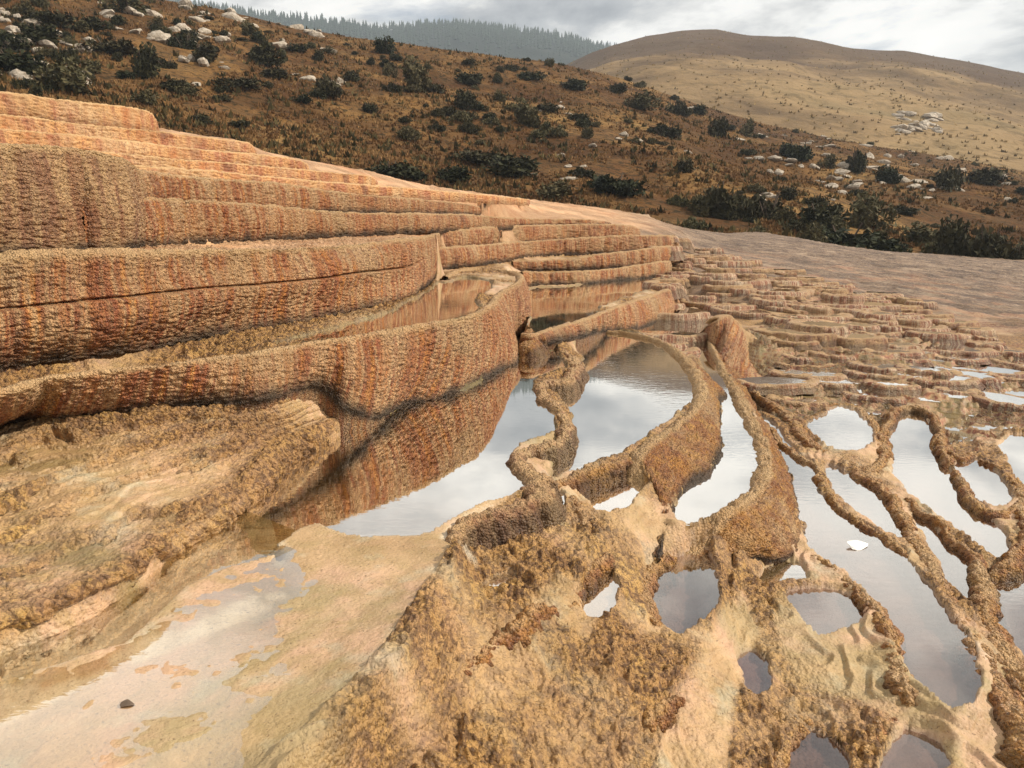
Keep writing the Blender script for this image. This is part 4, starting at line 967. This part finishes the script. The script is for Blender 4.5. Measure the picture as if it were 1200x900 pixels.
def bush(p, wd, ht, label, group, variant, big=True, olive=False):
    e = bpy.data.objects.new('shrub', None); col.objects.link(e); e.location = (p[0], p[1], p[2]+EYE-.15*ht*.5)
    wd *= 1.02; ht *= 1.05
    e.rotation_euler.z = rng.uniform(0, 6.28); e.scale = (wd/1.55, wd/1.55, ht/1.05)
    tag(e, label, 'shrub', group)
    f = bpy.data.objects.new('foliage', (BV2 if olive else BV)[variant % (3 if olive else 6)]); col.objects.link(f); f.parent = e
    if big:
        t = bpy.data.objects.new('stem', SV[variant % 3]); col.objects.link(t); t.parent = e
    return e
BIG = [(217,57,25,20,'round dark shrub high on the left hillside among pale rocks'),(172,90,34,34,'tall dark shrub standing on the left hillside above the rock patch'),(80,74,22,22,''),(20,86,56,26,''),(82,106,58,28,'wide dark shrub low on the left hillside, just above the orange stairs'),(127,62,46,20,''),(313,76,40,28,'broad dark shrub between pale boulders on the left hillside'),(243,72,34,19,''),(283,103,46,15,''),(213,109,46,16,''),(173,123,30,14,'small dark shrub nearest to the highest orange block'),(260,118,20,10,''),(277,148,24,9,''),(237,145,28,10,''),(382,113,36,28,''),(327,93,36,14,''),(150,16,38,20,''),(352,120,22,12,''),(195,80,24,14,''),(45,50,40,18,''),(60,30,40,18,''),(8,60,40,22,''),(290,40,26,12,''),(345,60,26,13,''),(110,35,30,14,''),
 (453,63,26,19,'dark bushy shrub breaking the skyline of the near hill'),(463,71,18,10,''),(410,96,22,14,''),(484,106,44,33,'large dark shrub in the middle of the near hillside'),(508,108,26,17,''),(460,108,22,15,''),(545,128,40,22,'dark spreading shrub below the large middle shrub'),(563,129,16,10,''),(433,132,22,12,''),(612,145,36,25,'dark shrub in the middle of the brown grass slope'),(623,93,30,15,''),(667,104,38,17,''),(547,98,36,13,''),(600,83,20,10,''),(640,131,32,11,''),(753,129,40,18,''),(790,133,22,20,''),(780,161,38,21,'olive green shrub at the foot of the golden hill'),(723,109,26,11,''),(460,209,62,26,'dark thicket directly above the orange mound skyline'),(600,206,72,28,'wide dark thicket behind the far middle stair'),(655,231,52,17,''),(720,226,66,30,'dark thicket right of the wide one, above the dirt road'),(683,208,30,16,''),(530,212,50,18,''),(560,190,60,18,''),
 (843,161,28,26,'dark round shrub on the line between brown and golden ground'),(878,161,19,18,'small ball shaped shrub beside the round dark one'),(935,186,34,27,''),(1000,201,25,31,'upright dark shrub on the right slope among pale stones'),(1038,214,34,18,''),(1113,221,30,32,'upright dark shrub near the right end of the slope'),(1160,217,46,21,''),(973,198,22,14,''),(843,253,56,50,'tallest dark shrub just above the dirt road bend'),(900,257,46,38,'dark shrub right beside the tallest one above the road'),(925,234,26,15,''),(957,241,24,15,''),(962,268,58,34,''),(1012,266,50,34,''),(990,290,80,34,'broad black thicket against the edge of the road'),(1057,251,34,12,''),(1112,304,42,46,'dark shrub standing at the roadside at the right'),(1155,311,50,52,'tall dark shrub at the roadside near the right edge'),(1195,318,42,32,''),(1075,286,42,20,''),(877,181,17,10,''),(803,136,20,14,''),(820,135,22,12,''),(1230,310,50,40,''),(1035,300,50,24,'')]
NMS = {}
for k, (u, v, wp, hp, lab) in enumerate(BIG):
    p = hill1.hit(u, v)
    if p is None: continue
    s_ = np.linalg.norm(p)/FPX
    if not lab:
        shp = 'broad low' if wp > 2.3*hp else 'wide' if wp > 1.7*hp else 'round' if hp > 16 else 'small'
        zone = ('in the top left corner of the view' if u < 100 and v < 75 else 'right above the orange stairs' if v > 100 and u < 300 else 'among pale rocks on the left hillside' if u < 300 else 'on the upper left hillside slope' if u < 400 and v < 100
                else 'low on the slope behind the orange mound' if v > 185 and u < 700 else 'near the crest of the near hill' if v < 100 and u < 700 else 'in the brown grass of the middle hillside' if u < 700 else 'between the brown slope and golden hill' if v < 175 else 'close above the dirt road' if v > 245 else 'on the stony right slope')
        nm_ = shp+' dark shrub '+zone; NMS[nm_] = NMS.get(nm_, 0)+1
        bush(p, wp*s_*1.1, hp*s_*1.15, nm_, 'dark shrubs dotted over the hillside', k); continue
    bush(p, wp*s_*1.1, hp*s_*1.15, lab, None, k)
def SUB(u, v):
    return (', far left edge' if u < 90 else ', above the highest orange block' if u < 240 else ', below the far forest ridge' if u < 480 and v < 70 else ', above the long orange steps' if u < 480 else ', below the end of the far ridge' if u < 650 and v < 110 else ', below the golden hill crest' if u < 850 and v < 150 else ', in the brown grass at mid slope' if u < 850 else ', upper part near the golden grass' if v < 210 else ', lower part near the dirt road')
def scatter(n, zone, size, lab, group, olive=0, seed=1):
    g = np.random.default_rng(seed); c = 0; it = 0
    while c < n and it < n*30:
        it += 1; u, v = g.uniform(zone[0], zone[2]), g.uniform(zone[1], zone[3]); p = hill1.hit(u, v)
        if p is None: continue
        if fbm(np.array([p[0]/14]), np.array([p[1]/14]), 2, 8)[0] < g.uniform(-.5, .3): continue
        wd = g.uniform(*size); ol = g.random() < olive; ht = wd*g.uniform(.45, .8); bush(p, wd, ht, ('olive ' if ol else 'dark ')+('flat ' if ht < .58*wd else '')+('tiny ' if wd < size[0]*1.5 else '')+lab+SUB(u, v), group, int(g.integers(6)), False, ol); c += 1
scatter(85, (-60, 0, 480, 115), (1.0, 2.6), 'shrub on the left hillside', 'low shrubs on the left hillside', .25, 2)
scatter(70, (430, 50, 820, 170), (.9, 2.4), 'shrub on the middle hillside', 'low shrubs on the middle hillside', .4, 3)
scatter(60, (780, 150, 1240, 310), (.9, 2.2), 'shrub on the right slope', 'low shrubs on the right slope', .4, 4)

def rock_mesh(seed, flat=.6):
    g = np.random.default_rng(seed); bm = bmesh.new(); bmesh.ops.create_icosphere(bm, subdivisions=2, radius=1)
    for v in bm.verts:
        for _ in range(1): pass
    pl = [(Vector(g.normal(size=3)).normalized(), g.uniform(.55, .85)) for _ in range(9)]
    for v in bm.verts:
        for n_, d_ in pl:
            q = v.co.dot(n_)
            if q > d_: v.co -= n_*(q-d_)
        v.co.x *= 1.2; v.co.z *= flat; v.co += Vector(g.normal(size=3))*.03
    me = bpy.data.meshes.new('rock'); bm.to_mesh(me); bm.free(); return me
M_rock, Tr = mat('pale_limestone'); ob_ = Tr.new('ShaderNodeTexCoord').outputs['Object']
pbsdf(Tr, Tr.ramp(Tr.noise(ob_, 2.5, 5, .65), [(.35, (.20, .155, .11)), (.5, (.38, .31, .23)), (.7, (.54, .47, .38))]), .9, bump(Tr, Tr.noise(ob_, 9, 4, .6), .08))
RM = [rock_mesh(500+k, .5+.08*k) for k in range(5)]
for r_ in RM: r_.materials.append(M_rock)
def rock(p, s_, lab, group, k, name='rock', cat='rock', hill=True):
    o = bpy.data.objects.new(name, RM[k % 5]); col.objects.link(o); o.location = (p[0], p[1], p[2]+EYE)
    o.scale = (s_, s_*rng.uniform(.6, 1), s_*rng.uniform(.5, .9)); o.rotation_euler = (rng.uniform(-.3, .3), rng.uniform(-.3, .3), rng.uniform(0, 6.28)); return tag(o, lab, cat, group)
def rocks(n, zone, size, lab, group, seed, th=.0):
    g = np.random.default_rng(seed); c = it = 0
    while c < n and it < n*40:
        it += 1; u, v = g.uniform(zone[0], zone[2]), g.uniform(zone[1], zone[3]); p = hill1.hit(u, v)
        if p is None or fbm(np.array([p[0]/6]), np.array([p[1]/6]), 2, 9)[0] < th: continue
        sz = g.uniform(*size); rock(p, sz*np.linalg.norm(p)/100, ('large ' if sz > .7*size[1] else 'small ' if sz < .35*size[1] else '')+lab+SUB(u, v), group, int(g.integers(5))); c += 1
rocks(150, (-30, 2, 400, 100), (.35, 1.25), 'pale rock on the left hillside', 'pale rocks on the left hillside', 11, .05)
rocks(25, (600, 120, 900, 215), (.3, .85), 'pale stone on the middle slope', 'pale stones on the middle slope', 12)
rocks(80, (880, 150, 1210, 235), (.3, 1.0), 'pale stone on the right slope', 'pale stones on the right slope', 13)
def rocks2(n, zone, size, lab, group, seed):
    g = np.random.default_rng(seed)
    for _ in range(n):
        p = hill2.hit(g.uniform(zone[0], zone[2]), g.uniform(zone[1], zone[3]))
        if p is not None: rock(p, g.uniform(*size), lab, group, int(g.integers(5)))
rocks2(30, (1050, 132, 1100, 160), (.8, 2.6), 'white boulder in the pile on the golden hill', 'pile of white boulders on the golden hill', 14)

# dry grass tussocks
def tussocks(n, zone, size, seed, hill, name, lab, colr):
    g = np.random.default_rng(seed); V = []
    u = g.uniform(zone[0], zone[2], n); t = g.random(n)**1.6
    for k in range(n):
        a = azel(u[k], 150)[0]; r0, r1 = hill.r0, float(hill.rr(np.array([a]))[0]); r = r0+(r1-r0)*t[k]
        V.append((a, r))
    V = np.array(V); zz = hill.z(V[:, 0], V[:, 1]); P = np.stack([V[:, 1]*np.sin(V[:, 0]), V[:, 1]*np.cos(V[:, 0]), zz+EYE], 1)
    keep = fbm(P[:, 0]/5, P[:, 1]/5, 3, 77) > -.25; P = P[keep]; n = len(P)
    out = []
    for j in range(6):
        an = g.uniform(0, 6.28, n); s_ = g.uniform(size[0], size[1], n); w_ = s_*.35
        d = np.stack([np.cos(an), np.sin(an), 0*an], 1); pe = np.stack([-np.sin(an), np.cos(an), 0*an], 1); off = d*s_[:, None]*.3
        out.append(np.stack([P+off-pe*w_[:, None]-[0, 0, .05], P+off+pe*w_[:, None]-[0, 0, .05], P+off*2.2+[0, 0, 1]*s_[:, None]*g.uniform(.5, 1, n)[:, None]], 1))
    V = np.concatenate(out).reshape(-1, 3); me = mesh_np(name, V, None, np.arange(len(V)).reshape(-1, 3))
    m, T = mat(name); obj = T.new('ShaderNodeTexCoord').outputs['Object']
    pbsdf(T, T.ramp(T.noise(obj, .3, 5, .7), colr), .9, None, .1)
    tag(finish(name, me, m, smooth=False), lab, kind='stuff')
tussocks(42000, (-120, 0, 1320, 0), (.12, .34), 21, hill1, 'dry_grass', 'dry brown grass tussocks over the hillside', [(.35, (.09, .045, .02)), (.5, (.19, .10, .04)), (.65, (.32, .19, .075))])
tussocks(2500, (600, 0, 1320, 0), (.3, 1.0), 22, hill2, 'low_scrub', 'low dry scrub on the golden hill', [(.35, (.10, .075, .035)), (.5, (.28, .19, .08)), (.65, (.42, .30, .13))])
tussocks(3600, (-120, 0, 1320, 0), (.25, .7), 23, hill1, 'low_scrub', 'fine dark scrub between the larger shrubs', [(.35, (.03, .028, .012)), (.5, (.07, .055, .022)), (.65, (.13, .09, .035))])
# conifers along the far ridge
g = np.random.default_rng(31); V = []; F3 = []
nt = 2600; uu = g.uniform(120, 780, nt); aa = np.array([azel(q, 30)[0] for q in uu]); tt = 1-np.abs(g.normal(0, .16, nt)); r_ = 800+700*tt
zz = ridge3.z(aa, r_)
for k in range(nt):
    x, y, z = r_[k]*math.sin(aa[k]), r_[k]*math.cos(aa[k]), zz[k]+EYE; h_ = g.uniform(7, 17); w_ = h_*g.uniform(.16, .26)
    for lv in range(3):
        b = z+h_*(.12+.26*lv); tp = z+h_*(.55+.225*lv); ww = w_*(1-.28*lv); i0 = len(V)
        a0 = g.uniform(0, 6)
        for q in range(5): V.append((x+ww*math.cos(a0+q*1.2566), y+ww*math.sin(a0+q*1.2566), b+g.uniform(-.5, .5)))
        V.append((x, y, tp))
        for q in range(5): F3.append((i0+q, i0+(q+1) % 5, i0+5))
me = mesh_np('distant_forest', V, None, F3); m3, T3 = mat('conifer_green'); pbsdf(T3, (.028, .042, .026), .9, None, .1)
tag(finish('distant_forest', me, m3, smooth=False), 'dark conifers along the far ridge', kind='stuff')

# ------------------------------------------------------------------ loose stones
p = at_z(1005, 641, LE); o = rock((p[0], p[1], LE+.0), .065, 'flat white stone lying in the big purple grey pool', None, 1, 'flat_stone', 'stone'); o.scale = (.072, .055, .016); o.rotation_euler = (.25, .05, .2); o.location.z += .012
M_wh, Tw2 = mat('white_slab'); pbsdf(Tw2, (.82, .80, .74), .5); o.data = o.data.copy(); o.data.materials.clear(); o.data.materials.append(M_wh)
p = at_z(150, 826, LA); o = rock((p[0], p[1], ground_z(p[0], p[1])+.006), .02, 'small dark pebble on the wet sandy flat', None, 2, 'pebble', 'stone'); o.scale = (.02, .018, .014)
M_dk, Td = mat('dark_pebble'); pbsdf(Td, (.10, .065, .04), .6); o.data = o.data.copy(); o.data.materials.clear(); o.data.materials.append(M_dk)

# ------------------------------------------------------------------ haze
bm = bmesh.new(); bmesh.ops.create_cube(bm, size=1); hz = bpy.data.meshes.new('haze'); bm.to_mesh(hz); bm.free()
mh = bpy.data.materials.new('haze_air'); mh.use_nodes = True; th = mh.node_tree; th.nodes.clear()
pv = th.nodes.new('ShaderNodeVolumePrincipled'); pv.inputs['Color'].default_value = (.80, .90, 1, 1); pv.inputs['Density'].default_value = .00030; pv.inputs['Anisotropy'].default_value = .1
th.links.new(pv.outputs[0], th.nodes.new('ShaderNodeOutputMaterial').inputs['Volume'])
o = finish('haze', hz, mh, smooth=False); o.scale = (19000, 19000, 460); o.location = (0, 0, 224); tag(o, 'thin bluish haze over the valley', kind='stuff')
